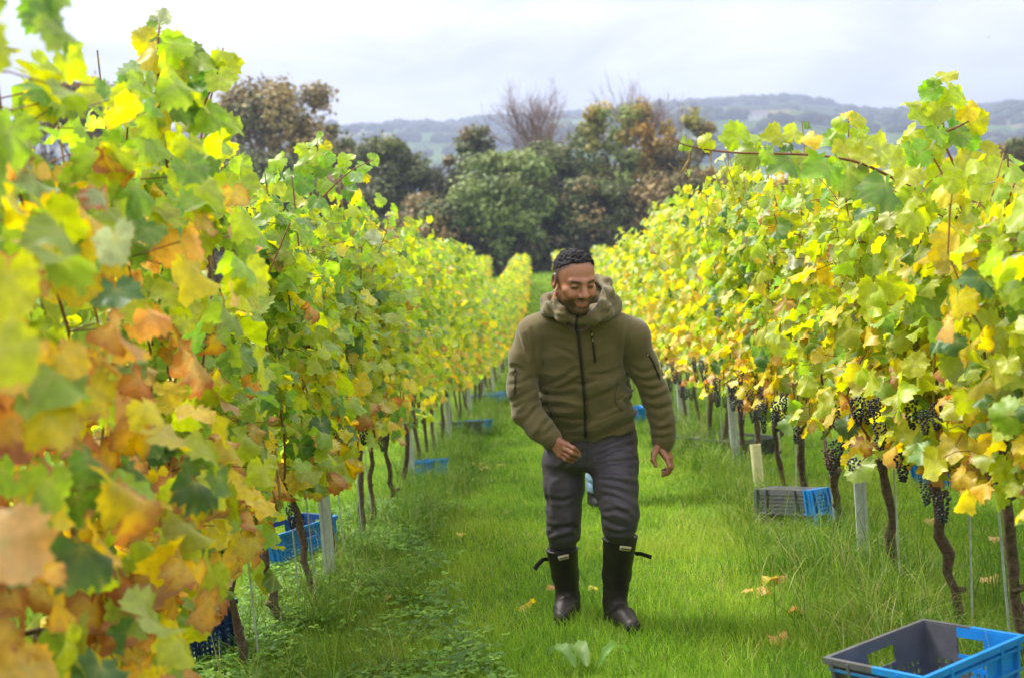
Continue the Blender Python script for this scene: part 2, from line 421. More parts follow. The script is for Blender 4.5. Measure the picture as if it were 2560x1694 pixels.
c = np.array([0.035, 0.05, 0.028]) * wr.uniform(0.7, 1.5, (len(pos), 1)) + np.array([0.02, 0.008, 0.0]) * wr.random((len(pos), 1))
add_col(me, 'col', np.repeat(c, len(bv), 0))
fw = link('far_wood', me, None, mat('far wood', (0, 0, 0), 0.95, 0.0, attr='col')); tag(fw, 'dark woods along the ridge and hedges of the far hills', 'wood', kind='stuff')

# ------------------------------------------------------------------ a few houses low on the far hillside
M_WALL = mat('render wall', (0.66, 0.64, 0.60), 0.9, 0.1); M_ROOF = mat('slate roof', (0.16, 0.14, 0.14), 0.8, 0.2); M_GLASS = mat('dark pane', (0.03, 0.035, 0.045), 0.2, 0.5)
M_WHITE = mat('white sheet roof', (0.8, 0.8, 0.8), 0.6, 0.2)
def house(px, py, depth, w, d, h, rot, label, mw=None, mr=None, cat='house', name='house', nwin=3):
    p0 = P(px, py, depth); z0 = float(hill_z(np.array([p0.x]), np.array([p0.y]))[0]) - 0.5 if depth > 640 else gz(p0.x, p0.y)
    e = empty(name, (p0.x, p0.y, z0)); tag(e, label, cat, 'buildings low on the far hillside')
    M = Matrix.Translation((p0.x, p0.y, z0)) @ Matrix.Rotation(rot, 4, 'Z')
    q = MB(); q.box((0, 0, h / 2), (w, d, h), M); q.build('wall', mw or M_WALL, e)
    rf = MB(); o = 0.5; rh = d * 0.38
    v = [M @ Vector(t) for t in ((-w / 2 - o, -d / 2 - o, h - .2), (w / 2 + o, -d / 2 - o, h - .2), (w / 2 + o, d / 2 + o, h - .2), (-w / 2 - o, d / 2 + o, h - .2), (-w / 2 - o, 0, h + rh), (w / 2 + o, 0, h + rh))]
    rf.add(v, [(0, 1, 5, 4), (2, 3, 4, 5), (0, 4, 3), (1, 2, 5), (3, 2, 1, 0)]); ro = rf.build('roof', mr or M_ROOF, e)
    if nwin:
        for k in range(nwin):
            wq = MB(); wq.box(((k + 0.5) / nwin * w - w / 2, -d / 2 - 0.06, h * 0.62), (1.3, 0.14, 1.5), M); wq.build('window', M_GLASS, e)
        cq = MB(); cq.box((w * 0.3, 0, h + rh), (1.2, 1.0, 1.8), M); cq.build('chimney', mw or M_WALL, ro)
houses = [(2448, 392, 980, 14, 8, 6, 0.2, 'white house on the far hillside just beyond the tall upright shoot'),
          (2478, 372, 1060, 12, 8, 6, -0.3, 'pale house uphill of the others beyond the vines on the right'),
          (2500, 398, 930, 16, 9, 6.5, 0.1, 'long white house lowest among the far buildings on the right'),
          (2416, 400, 940, 11, 8, 5.5, 0.5, 'small pale house half hidden behind the upright vine shoot'),
          (2466, 356, 1180, 12, 8, 6, 0.0, 'small white house highest on the right hillside'),
          (2200, 352, 1250, 15, 9, 6, 0.15, 'lone pale farmhouse on the hillside above the arching vine cane'),
          (1893, 322, 1500, 22, 12, 7, 0.1, 'white farm building on the hill left of the short vine shoot')]
for a in houses: house(*a)
house(2545, 395, 820, 34, 20, 8, 0.1, 'big white roofed shed at the right edge of the far hillside', M_WALL, M_WHITE, 'shed', 'shed', 0)
house(1960, 398, 800, 40, 22, 7, 0.05, 'wide white roofed shed behind the arching vine cane', M_WALL, M_WHITE, 'shed', 'shed', 0)
house(1560, 415, 780, 46, 22, 9, 0.1, 'white sheeted tunnel glimpsed through the autumn trees', M_WHITE, M_WHITE, 'polytunnel', 'polytunnel', 0)

# ------------------------------------------------------------------ trees beyond the lawn
def leaf_cards(centers, normals, size, cols, r_, k=1):
    """small bent leaf cards: 4 corners each"""
    n_ = len(centers)
    u = r_.normal(size=(n_, 3)); u -= (u * normals).sum(1, keepdims=True) * normals; u /= np.linalg.norm(u, axis=1, keepdims=True) + 1e-9
    w = np.cross(normals, u); s = size[:, None] * 0.5
    v = np.stack([centers - u * s, centers - w * s * 0.62, centers + u * s, centers + w * s * 0.62], 1)
    v[:, 0] -= normals * s * 0.3; v[:, 2] -= normals * s * 0.3
    f = np.array([[0, 1, 3], [1, 2, 3]])[None] + (np.arange(n_) * 4)[:, None, None]
    return v.reshape(-1, 3), f.reshape(-1, 3), np.repeat(cols, 4, 0)
def branches(mb, p, d, L, r, depth, r_, tips, spread=0.6, up=0.25, shrink=0.72, nb=3):
    n_ = 3; pts = [p]; dd = d.copy()
    for i in range(n_):
        dd = dd + Vector(r_.normal(0, 0.13, 3)) + Vector((0, 0, up * 0.12)); dd.normalize(); pts.append(pts[-1] + dd * (L / n_))
    mb.tube(pts, [r * (1 - 0.42 * i / n_) for i in range(n_ + 1)], 5 if depth > 1 else 3, cap=False)
    if depth == 0: tips.append(pts[-1]); return
    for k in range(nb):
        q = pts[-1] if k == 0 else pts[1] + (pts[-1] - pts[1]) * r_.uniform(0.2, 1.0)
        nd = dd + Vector(r_.normal(0, spread, 3)); nd.z += up; nd.normalize()
        branches(mb, q, nd, L * shrink * r_.uniform(0.8, 1.15), r * 0.58, depth - 1, r_, tips, spread, up, shrink, nb)
def tree(name, label, px, ptop, pw, depth, cols, seed, nl=3600, gaps=0.35, leaf=0.42, low=0.12, bare=0.0, lobes=22, group='trees beyond the lawn'):
    r_ = np.random.default_rng(seed)
    x, y = P(px, 600, depth).x, P(px, 600, depth).y
    z0 = gz(x, y); H = P(px, ptop, depth).z - z0; Wd = pw / FPX * depth
    e = empty(name, (x, y, z0)); tag(e, label, 'tree', group)
    mb = MB(); tips = []
    base = Vector((x, y, z0 - 0.2))
    mb.tube([base, base + Vector((0.1, 0, H * 0.16)), base + Vector((r_.normal(0, .25), 0, H * 0.34))], [H * 0.022, H * 0.017, H * 0.013], 8)
    top = base + Vector((0, 0, H * 0.32))
    for k in range(6):
        a = 2 * math.pi * k / 6 + r_.uniform(-.4, .4)
        d = Vector((math.cos(a) * Wd * 0.5, math.sin(a) * Wd * 0.5, H * r_.uniform(0.25, 0.6))).normalized()
        branches(mb, base + Vector((0, 0, H * r_.uniform(0.16, 0.34))), d, H * 0.27, H * 0.009, 3, r_, tips, 0.5, 0.35, 0.66)
    mb.build('trunk', M_TBARK, e, smooth=True)
    # crown: leaf clumps on uneven lobes
    cs, ns, cc = [], [], []
    cols = np.array(cols) * np.array([1.78, 1.68, 1.35]); nl = int(nl * 3.2); gaps *= 0.8; leaf *= 1.1; lobes = int(lobes * 2.2)
    for k in range(lobes):
        t = r_.uniform(low, 0.93)
        env = math.sin(math.pi * min(1, (t - low + 0.14) / (1.06 - low + 0.14))) ** 0.6
        a = r_.uniform(0, 2 * math.pi); rr = Wd * 0.5 * env * math.sqrt(r_.uniform(0.05, 0.8))
        c = np.array([x + math.cos(a) * rr, y + math.sin(a) * rr * 0.8, z0 + H * t])
        s = Wd * r_.uniform(0.08, 0.19) * (0.65 + 0.5 * env)
        m_ = int(nl / lobes)
        d = r_.normal(size=(m_, 3)); d /= np.linalg.norm(d, axis=1, keepdims=True)
        rad = s * (r_.random((m_, 1)) ** 0.4) * np.array([1, 1, 0.75])
        pts = c + d * rad + r_.normal(0, 0.14 * s, (m_, 3))
        keep = vnoise(pts * (2.1 / max(s, .5))) > gaps
        keep &= pts[:, 2] < z0 + H * 1.0
        pts, d = pts[keep], d[keep]
        nn = d + r_.normal(0, 0.55, d.shape) + np.array([0, 0, 0.5]); nn /= np.linalg.norm(nn, axis=1, keepdims=True)
        col = cols[r_.integers(0, len(cols))] * r_.uniform(0.75, 1.25) * r_.uniform(0.75, 1.25, (len(pts), 1))
        cs.append(pts); ns.append(nn); cc.append(col)
    cs, ns, cc = np.concatenate(cs), np.concatenate(ns), np.concatenate(cc)
    v, f, c = leaf_cards(cs, ns, r_.uniform(0.6, 1.4, len(cs)) * leaf, cc, r_)
    me = mesh_np('crown', v, f); add_col(me, 'col', c)
    link('crown', me, e, M_TREE)
    return e
def bare_tree(name, label, px, ptop, pw, depth, seed, nstem=9, col=(0.16, 0.11, 0.085), leaves=0):
    r_ = np.random.default_rng(seed)
    x, y = P(px, 600, depth).x, P(px, 600, depth).y; z0 = gz(x, y); H = P(px, ptop, depth).z - z0; Wd = pw / FPX * depth
    e = empty(name, (x, y, z0)); tag(e, label, 'tree', 'trees beyond the lawn')
    mb = MB(); base = Vector((x, y, z0 - 0.2)); mb.tube([base, base + Vector((0, 0, H * 0.28)), base + Vector((0.2, 0, H * 0.5))], [H * .02, H * .016, H * .012], 8); mb.build('trunk', M_TBARK, e, smooth=True)
    tw = MB(); tips = []
    for k in range(nstem):
        a = 2 * math.pi * k / nstem + r_.uniform(-.3, .3); s = r_.uniform(0.25, 1.0)
        d = Vector((math.cos(a) * Wd * 0.5 * s, math.sin(a) * Wd * 0.4 * s, H * 0.5)).normalized()
        branches(tw, base + Vector((0, 0, H * r_.uniform(0.3, 0.5))), d, H * 0.22, H * 0.0055, 4, r_, tips, 0.42, 0.22, 0.70)
    tw.build('bare_crown', mat('twigs ' + name, col, 0.9, 0.1), e)
    return e
DG = [(0.068, 0.084, 0.034), (0.085, 0.102, 0.040), (0.058, 0.070, 0.032)]
OL = [(0.13, 0.105, 0.045), (0.15, 0.115, 0.045), (0.09, 0.085, 0.04)]
MG = [(0.11, 0.15, 0.045), (0.13, 0.165, 0.048), (0.085, 0.12, 0.042)]
YG = [(0.20, 0.16, 0.035), (0.14, 0.14, 0.035), (0.23, 0.15, 0.035)]
BR = [(0.145, 0.108, 0.055), (0.115, 0.095, 0.05), (0.16, 0.115, 0.05)]
def trees():
    T = tree
    T('autumn_tree', 'tall thin-topped olive brown tree standing left of the far trees', 715, 188, 400, 124, OL + DG[:1], 31, 7500, 0.36, 0.45, 0.2, lobes=34)
    T('autumn_tree', 'dark tree top peeping over the near left vines', 215, 140, 260, 120, OL + BR, 32, 4200, 0.36, 0.45, 0.2)
    T('evergreen_tree', 'dark bushy tree under the tall olive brown one', 640, 360, 330, 118, DG, 33, 3800, 0.28, lobes=24)
    T('evergreen_tree', 'slim dark tree at the right shoulder of the olive brown one', 868, 285, 130, 126, DG, 34, 1800, 0.3, lobes=14)
    T('evergreen_tree', 'round dark green tree below the left end of the hills', 1005, 328, 260, 120, DG, 35, 4200, 0.26)
    T('evergreen_tree', 'wind-shaped dark tree left of the bare tree', 1205, 308, 170, 128, DG + OL[:1], 36, 2400, 0.4, lobes=16)
    bare_tree('bare_tree', 'bare brown fan-shaped tree rising in the middle of the wood', 1366, 208, 200, 127, 37, 18, (0.21, 0.14, 0.11))
    T('leafy_tree', 'mid green bushy tree in the centre of the far wood', 1262, 372, 290, 114, MG, 38, 4600, 0.24, lobes=26)
    T('evergreen_tree', 'dark green tree behind and right of the bushy middle one', 1400, 345, 230, 119, DG, 39, 3400, 0.26)
    T('autumn_tree', 'tall yellow green tree with thin top right of the bare tree', 1575, 245, 250, 122, YG + MG, 40, 3600, 0.46, 0.4, 0.3, lobes=24)
    bare_tree('bare_tree', 'pale leafless tree spreading behind the yellow green one', 1640, 185, 300, 125, 41, 22, (0.22, 0.155, 0.12))
    T('autumn_tree', 'small yellowing tree hanging over the right vine tops', 1730, 262, 180, 121, YG + OL, 42, 1700, 0.5, 0.4, 0.35, lobes=14)
    T('autumn_tree', 'brown thicket tree low above the right vine row', 1700, 420, 330, 117, BR + OL, 43, 3000, 0.42)
    T('evergreen_tree', 'shadowy dark green tree right of the middle one', 1500, 440, 230, 115, DG + BR[:1], 44, 3000, 0.3)
    T('evergreen_tree', 'low dark tree at the left foot of the wood', 840, 430, 280, 116, DG + BR[:1], 45, 3000, 0.3)
    T('autumn_tree', 'brownish scrub tree at the middle foot of the wood', 1080, 480, 260, 113, BR + DG, 46, 2800, 0.3)
    T('autumn_tree', 'dark brown tree at the right edge of the picture', 2570, 340, 190, 112, DG + BR, 47, 2600, 0.3)
    T('autumn_tree', 'scrubby brown tree hidden low behind the arching cane', 1930, 440, 300, 118, BR + OL, 48, 2400, 0.4)
    for k, (px, tp, wd, cc, lb) in enumerate([(560, 400, 260, OL, 'olive tree at the back of the wood, farthest left'), (770, 400, 240, DG, 'tree at the back of the wood right of the tall olive one'), (930, 395, 220, MG, 'green tree at the back, left of the round dark one'), (1120, 400, 240, DG, 'dark tree at the back between round tree and bushy one'),
                                    (1330, 400, 260, OL, 'olive tree at the back under the bare crown'), (1470, 390, 240, DG, 'dark tree at the back left of the yellow green one'), (1620, 400, 260, MG, 'green tree at the back under the pale leafless one'), (1800, 420, 260, OL, 'olive tree at the back behind the arching cane'), (390, 330, 300, OL, 'olive tree at the back behind the near left leaves')]):
        T('background_tree', lb, px, tp, wd, 134 + k % 3, cc, 80 + k, 2600, 0.25, 0.5, 0.1, lobes=18)
    # undergrowth along the foot of the wood
    r_ = np.random.default_rng(77); n_ = 15000
    px = r_.uniform(250, 2600, n_); dep = r_.uniform(111, 116, n_)
    x = np.array([P(a, 600, d).x for a, d in zip(px[:1], dep[:1])])
    q = np.array([P(a, 600, d) for a, d in zip(px, dep)])
    z0 = G(q[:, 0], q[:, 1]); hh = 2.4 + 2.2 * vnoise(np.stack([q[:, 0] / 3.5, q[:, 1] / 3, q[:, 0] * 0], -1))
    q[:, 2] = z0 + hh * r_.random(n_)
    nn = r_.normal(size=(n_, 3)) + np.array([0, -0.6, 0.7]); nn /= np.linalg.norm(nn, axis=1, keepdims=True)
    base = np.array(DG + BR)[r_.integers(0, 6, n_)] * r_.uniform(0.45, 0.95, (n_, 1))
    v, f, c = leaf_cards(q, nn, r_.uniform(0.3, 0.75, n_), base, r_)
    me = mesh_np('undergrowth', v, f); add_col(me, 'col', c)
    tag(link('undergrowth', me, None, M_TREE), 'dark undergrowth along the foot of the far wood', 'undergrowth', kind='stuff')
trees()
# ================================================================== VINES
def leaf_outline(N, lobe=1.0):
    """lobed, toothed grape leaf about the petiole point, tip along +Y, radius about 1"""
    key = [(0, 1.0), (14, .93), (30, .82), (46, .87), (58, .93), (72, .87), (90, .77), (104, .77), (118, .77), (136, .68), (156, .56), (172, .26)]
    a = np.array([k[0] for k in key]); r = np.array([k[1] for k in key])
    th = np.linspace(-170, 170, N)
    rr = np.interp(np.abs(th), a, r)
    rd = np.interp(np.abs(th), [0, 20, 50, 90, 130, 160, 172], [.96, .95, .94, .88, .78, .60, .30])
    return np.radians(th), rr * lobe + rd * (1 - lobe)
def leaf_template(N, seed, curl=1.0, tooth=0.055, mid=True):
    r_ = np.random.default_rng(seed)
    th, rr = leaf_outline(N, r_.uniform(0, 1.15)); fold = r_.choice([0.0, .25, .5, .8, 1.1]); rr = rr * (1 - .10 * np.abs(np.sin(th)) * r_.random())
    rr = rr * (1 + r_.normal(0, 0.035, N)) + np.where(np.arange(N) % 2 == 0, tooth, -tooth) * (N > 20)
    veins = np.radians([0, 58, -58, 118, -118])
    def z_of(x, y, t, r):
        d = np.min(np.abs(((t[:, None] - veins[None] + np.pi) % (2 * np.pi)) - np.pi), 1)
        pleat = 0.17 * r * (np.clip(d / 0.5, 0, 1))
        return pleat - fold * .75 * (np.sqrt(x * x + .004) - .06) + (-0.16 * curl) * (y * y) * np.sign(y + 0.3) - (a1 * curl) * x * x + (b1 * curl) * x * y + w1 * curl * r * r * np.sin(3 * t + ph) * 0.12
    a1, b1, w1, ph = r_.uniform(-0.28, 0.42), r_.uniform(-0.25, 0.25), r_.uniform(0.4, 1.4), r_.uniform(0, 6.28)
    vs, ed, ve = [(0, 0, 0)], [0.0], [1.0]
    def ring(f, step):
        i0 = len(vs)
        t = th[::step]; r = rr[::step] * f
        x, y = np.sin(t) * r, np.cos(t) * r
        z = z_of(x, y, t, r)
        if f == 1.0: z = z + r_.normal(0, 0.03 * curl, len(t))
        d = np.min(np.abs(((t[:, None] - veins[None] + np.pi) % (2 * np.pi)) - np.pi), 1)
        for k in range(len(t)):
            vs.append((x[k], y[k], z[k])); ed.append(f); ve.append(float(np.clip(1 - d[k] / 0.28, 0, 1)))
        return i0, len(t)
    F = []
    if mid:
        i1, n1 = ring(0.55, 2); i2, n2 = ring(1.0, 1)
        for k in range(n1 - 1): F.append((0, i1 + k + 1, i1 + k))
        for k in range(n1 - 1):
            a, b_ = i1 + k, i1 + k + 1; c0 = i2 + 2 * k; c1 = min(c0 + 1, i2 + n2 - 1); c2 = min(c0 + 2, i2 + n2 - 1)
            F += [(a, c1, c0), (a, b_, c1), (b_, c2, c1)]
    else:
        i2, n2 = ring(1.0, 1)
        for k in range(n2 - 1): F.append((0, i2 + k + 1, i2 + k))
    F = [q for q in F if len(set(q)) == 3]
    return np.array(vs, float), np.array(F), np.array(ed), np.array(ve)
HI = [leaf_template(35, 100 + k, 0.8 + 0.2 * k) for k in range(9)] + [leaf_template(35, 140 + k, 2.6) for k in range(2)]
MIDT = [leaf_template(19, 200 + k, 0.7 + 0.2 * k, mid=False) for k in range(6)]
LOWT = [leaf_template(9, 300 + k, 0.8, mid=False) for k in range(4)]
HI_ME = []
for k, (v, f, e, w) in enumerate(HI):
    me = mesh_np('leaf', v, f); add_float(me, 'edge', e); add_float(me, 'vein', w); me.materials.append(M_LEAF_O); HI_ME.append(me)

PAL = dict(lime=(0.41, 0.46, 0.035), fresh=(0.27, 0.39, 0.05), green=(0.15, 0.265, 0.045), deep=(0.085, 0.17, 0.045), yellow=(0.68, 0.53, 0.025),
           gold=(0.70, 0.46, 0.07), orange=(0.66, 0.35, 0.10), rust=(0.48, 0.21, 0.085), buff=(0.62, 0.42, 0.16), silver=(0.36, 0.42, 0.24))
NAMES = list(PAL); PARR = np.array([PAL[k] for k in NAMES])
def weights(kind):
    w = dict(top_l=(.38, .37, .14, .03, .04, .0, .0, .0, .0, .05), mid_l=(.40, .27, .14, .04, .08, .02, .01, .0, .01, .03), low_l=(.27, .15, .11, .03, .19, .12, .05, .02, .06, .0),
             top_r=(.55, .22, .06, .02, .11, .0, .0, .0, .0, .04), mid_r=(.48, .15, .05, .02, .24, .03, .0, .0, .02, .01), low_r=(.25, .08, .05, .02, .32, .16, .03, .01, .08, .0),
             near_l=(.17, .10, .10, .03, .14, .21, .14, .04, .07, .0))[kind]
    w = np.array(w); return w / w.sum()
def leaf_colors(h, H, side, y, r_):
    """h: height above ground; colour and dryness of each leaf"""
    t = (h - 0.4) / (H - 0.4) + r_.normal(0, 0.13, len(h))
    out = np.zeros((len(h), 4)); s = 'l' if side < 0 else 'r'
    for kind, msk in (('top', t > 0.66), ('mid', (t <= 0.66) & (t > 0.36)), ('low', t <= 0.36)):
        k = np.where(msk)[0]
        if not len(k): continue
        key = kind + '_' + s
        if side < 0 and kind == 'low' and y < 5.2: key = 'near_l'
        if side < 0 and kind == 'mid' and y < 3.8: key = 'near_l' if y < 2.8 else 'low_l'
        i = r_.choice(len(NAMES), len(k), p=weights(key))
        c = PARR[i] * r_.uniform(0.78, 1.2, (len(k), 1)) * r_.uniform(0.93, 1.07, (len(k), 3))
        dry = np.where(i >= 5, r_.uniform(0.1, 0.9, len(k)), np.where(i == 4, r_.uniform(-0.2, 0.55, len(k)), r_.uniform(-0.8, 0.12, len(k))))
        if kind == 'low': dry += 0.1
        out[k, :3] = c; out[k, 3] = dry
    return np.clip(out, 0.0, 1.2)
def frames(nrm, tip):
    """rotation matrices with local Z along nrm and local Y along the tip direction"""
    z = nrm / np.linalg.norm(nrm, axis=1, keepdims=True)
    y = tip - (tip * z).sum(1, keepdims=True) * z; y /= np.linalg.norm(y, axis=1, keepdims=True) + 1e-9
    x = np.cross(y, z)
    return np.stack([x, y, z], -1)
def leaf_mass(name, parent, pos, Rm, sc, col, tmpl, r_, label=None):
    """leaves too many to be single parts: real leaves in one mesh"""
    vs, fs, cs, es, ws = [], [], [], [], []; base = 0
    which = r_.integers(0, len(tmpl), len(pos))
    for k, (v, f, e, w) in enumerate(tmpl):
        i = np.where(which == k)[0]
        if not len(i): continue
        q = np.einsum('nij,vj->nvi', Rm[i], v) * sc[i][:, None, None] + pos[i][:, None, :]
        vs.append(q.reshape(-1, 3)); fs.append((f[None] + (np.arange(len(i)) * len(v))[:, None, None] + base).reshape(-1, 3)); base += len(i) * len(v)
        cs.append(np.repeat(col[i], len(v), 0)); es.append(np.tile(e, len(i))); ws.append(np.tile(w, len(i)))
    me = mesh_np(name, np.concatenate(vs), np.concatenate(fs))
    add_col(me, 'col', np.concatenate(cs)); add_float(me, 'edge', np.concatenate(es)); add_float(me, 'vein', np.concatenate(ws))
    o = link(name, me, parent, M_LEAF_A); tag(o, kind='stuff')
    return o
def single_leaves(parent, pos, Rm, sc, col, r_, curl=None):
    inv = Matrix.Translation(-Vector(parent.location))
    for k in range(len(pos)):
        j = int(r_.integers(0, 9)) if not (curl is not None and curl[k]) else 9 + int(r_.integers(0, 2))
        o = bpy.data.objects.new('leaf', HI_ME[j]); COL.objects.link(o); o.parent = parent
        M4 = Matrix(Rm[k].tolist()).to_4x4(); M4 = Matrix.Translation(Vector(pos[k]) - Vector(parent.location)) @ M4 @ Matrix.Diagonal((sc[k], sc[k], sc[k], 1))
        o.matrix_local = M4
        o.color = tuple(col[k])
# grape bunches
def bunch_mesh(seed):
    r_ = np.random.default_rng(seed); bm = bmesh.new()
    n_ = 46; L = r_.uniform(0.13, 0.17)
    for k in range(n_):
        t = k / n_; rad = 0.034 * (1 - t) ** 0.55 * (0.35 if t < .04 else 1) + 0.006
        a = k * 2.4 + r_.uniform(-.3, .3)
        c = Vector((math.cos(a) * rad * r_.uniform(.55, 1.05), math.sin(a) * rad * r_.uniform(.55, 1.05), -0.02 - t * L))
        bmesh.ops.create_icosphere(bm, subdivisions=1, radius=r_.uniform(.0075, .0095), matrix=Matrix.Translation(c))
    me = bpy.data.meshes.new('grape_bunch'); bm.to_mesh(me); bm.free()
    me.polygons.foreach_set('use_smooth', np.ones(len(me.polygons), dtype=bool))
    return me
M_GRAPE = mat('blue black grape', (0.012, 0.011, 0.026), 0.38, 0.5, noise=0.5, nscale=90)
M_GRAPER = mat('red brown grape', (0.085, 0.03, 0.03), 0.45, 0.5, noise=0.5, nscale=90)
BUNCH = [bunch_mesh(k) for k in range(4)]
for k, q in enumerate(BUNCH): q.materials.append(M_GRAPE if k < 3 else M_GRAPER)

def H_at(y, side=-1):
    if side > 0: return float(np.interp(y, [3, 4.5, 6, 8, 11, 15], [1.46, 1.60, 1.84, 2.04, 2.24, 2.40]))
    return float(np.interp(y, [3.9, 4.1, 6, 6.5, 8, 11, 15, 20], [2.05, 1.76, 1.76, 1.92, 1.98, 2.10, 2.20, 2.30]))
def vine_frame(x, y, label, group, trunk_top=None, r_=None, detail=2, low=0.46, trunk_r=0.021):
    z0 = gz(x, y); e = empty('grapevine', (x, y, z0)); tag(e, label, 'grapevine', group)
    b0 = Vector((x, y, z0 - 0.03)); hd = Vector(trunk_top) if trunk_top is not None else Vector((x + r_.normal(0, .05), y + r_.normal(0, .09), z0 + 0.58))
    n_ = 9 if detail == 2 else 5
    pts = [b0.lerp(hd, k / (n_ - 1)) + Vector((r_.normal(0, .007), r_.normal(0, .012), 0)) * (0 < k) for k in range(n_)]
    mb = MB(); mb.tube(pts, [trunk_r * (1.35 if k == 0 else r_.uniform(.8, 1.22)) * (1.25 if k == n_ - 1 else 1) for k in range(n_)], 9 if detail == 2 else 5, wob=.13 if detail == 2 else 0)
    if detail == 2:
        for _ in range(2):                      # knots
            k = int(r_.integers(2, n_ - 1)); mb.tube([pts[k], pts[k] + Vector((r_.normal(0, .03), r_.normal(0, .03), .015))], [trunk_r * 1.0, trunk_r * .55], 6)
    mb.build('trunk', M_BARK, e, smooth=True)
    return e, hd, z0
def shoots(e, x, y, z0, hd, H, r_, n_shoot=9, half=0.5, spread=0.12, detail=2, lane=0):
    """fruiting arms along the wire and upright shoots"""
    wz = z0 + 0.62
    out = []
    if detail == 2:
        for s in (-1, 1):
            mb = MB(); pts = spline([hd, hd + Vector((0, s * .12, .05)), Vector((x, y + s * half * .6, wz)), Vector((x + r_.normal(0, .02), y + s * half, wz - SLOPE * s * half))], 4)
            mb.tube(pts, [0.012 - 0.006 * k / len(pts) for k in range(len(pts))], 6, wob=.1); mb.build('cane', M_BARK, e, smooth=True)
    for k in range(n_shoot):
        yy = y + (k + .5 + r_.uniform(-.3, .3)) / n_shoot * 2 * half - half
        zb = wz - SLOPE * (yy - y)
        p = [Vector((x + r_.normal(0, .03) + (lane * r_.uniform(0, .15) if detail == 2 else 0), yy, zb))]
        top = z0 - SLOPE * (yy - y) + H * r_.uniform(.86, 1.08 if x > 0 and y < 6 else 1.15)
        dx, dy = r_.normal(0, spread), r_.normal(0, .07)
        for i in range(1, 5):
            t = i / 4; p.append(Vector((p[0].x + dx * t * t + r_.normal(0, .03), yy + dy * t + r_.normal(0, .02), zb + (top - zb) * t)))
        out.append(p)
        if detail == 2:
            mb = MB(); q = spline(p, 3); mb.tube(q, [0.0056 - 0.003 * i / len(q) for i in range(len(q))], 5, cap=False); mb.build('shoot', M_CANE if k % 3 else M_GREENCANE, e, smooth=True)
    return out
def canopy(x, y, z0, H, side, r_, n_, half=0.55, sig=0.10, low=0.6, face=0.2):
    """leaf positions and frames; side = +1 when the lane lies towards +x"""
    h = low + (H - low) * r_.beta(1.15, 0.95, n_)
    t = (h - low) / (H - low)
    lat = np.abs(r_.normal(0, sig, n_)) + face * r_.random(n_) * (0.55 + 0.45 * t)
    lat = np.minimum(lat, np.where(h < 0.95, face + .10, face + .18))
    sgn = np.where(r_.random(n_) < 0.62, side, -side)
    yy = y + r_.uniform(-half, half, n_)
    h = low + (h - low) * (.86 + .30 * vnoise(np.stack([yy * 1.7, yy * 0 + x, yy * 0], -1)))
    pos = np.stack([x + lat * sgn, yy, z0 - SLOPE * (yy - y) + h], -1)
    nrm = np.stack([sgn * r_.uniform(.25, 1.15, n_), r_.normal(-0.15, .55, n_), r_.normal(.5, .45, n_)], -1)
    tip = np.stack([sgn * r_.uniform(-.1, .5, n_), r_.normal(0, .42, n_), -r_.uniform(.5, 1.2, n_)], -1)
    flip = r_.random(n_) < 0.10
    nrm[flip] *= -1
    sc = r_.uniform(.046, .082, n_) * (1 - 0.28 * np.clip((t - .75) / .25, 0, 1))
    return pos, frames(nrm, tip), sc, h

NEAR_OBJ = 190
def petioles(e, pos, shoots_, r_, n_=70):
    """thin red leaf stalks from shoot to leaf"""
    mb = MB(); sp = [q for s in shoots_ for q in spline(s, 4)]
    arr = np.array([tuple(q) for q in sp])
    for k in r_.permutation(len(pos))[:n_]:
        d = np.linalg.norm(arr - pos[k], axis=1); j = int(np.argmin(d))
        if 0.02 < d[j] < 0.3:
            a, b_ = Vector(arr[j]), Vector(pos[k]); mb.tube([a, (a + b_) / 2 + Vector((0, 0, .015)), b_], [.0019, .0017, .0015], 4, cap=False)
    if mb.v:
        o = mb.build('leaf_stalks', M_CANE, e, smooth=True); tag(o, kind='stuff')
def cull(pos, side):
    """shape of the near left plants: where they end towards the lane, and the gap with the wires"""
    px, py, d = proj(pos)
    keep = d > 0.9
    if side < 0:
        lim = np.interp(py, [-300, 0, 120, 300, 430, 560, 720, 900, 1100, 1250, 1400, 1500, 1600, 1700, 2000], [600, 570, 585, 600, 640, 640, 650, 690, 700, 690, 630, 560, 500, 470, 450])
        keep &= ~((d < 4.9) & (px > lim - 25))
        keep &= ~((d < 8.2) & (py > 1235) & (px > 690) & (px < 870))
        keep &= ~((d < 7.2) & (py > 1330) & (px > 690))
        keep &= ~((px > 500) & (px < 600) & (py > 590) & (py < 720) & (d < 6.6))
        # tops of the nearest plants
        tl = np.interp(px, [-400, 60, 130, 200, 280, 350, 400, 470, 540, 600, 640, 700], [-200, -60, -40, 60, 190, 90, 70, 120, 160, 330, 440, 480])
        keep &= ~((d < 5.0) & (py < tl))
    else:
        keep &= ~((d < 3.3) & (px < 2380))
    return keep
LV = [0.75, 1.6, 2.4, 3.2, 4.0, 4.75, 5.45, 6.17, 6.9, 7.75, 8.4, 9.4, 10.4]
RV = [3.1, 4.1, 4.75, 5.6, 6.65, 7.6, 8.2, 9.15, 10.1, 11.0]
while LV[-1] < 45: LV.append(LV[-1] + 1.0)
while RV[-1] < 45: RV.append(RV[-1] + 1.0)
RTOP = {4.1: (2512, 1255), 4.75: (2328, 1195), 5.6: (2206, 1150), 6.65: (2082, 1170), 7.6: (2000, 1080), 8.2: (1932, 1060), 10.1: (1848, 1010)}
TREAT = {}
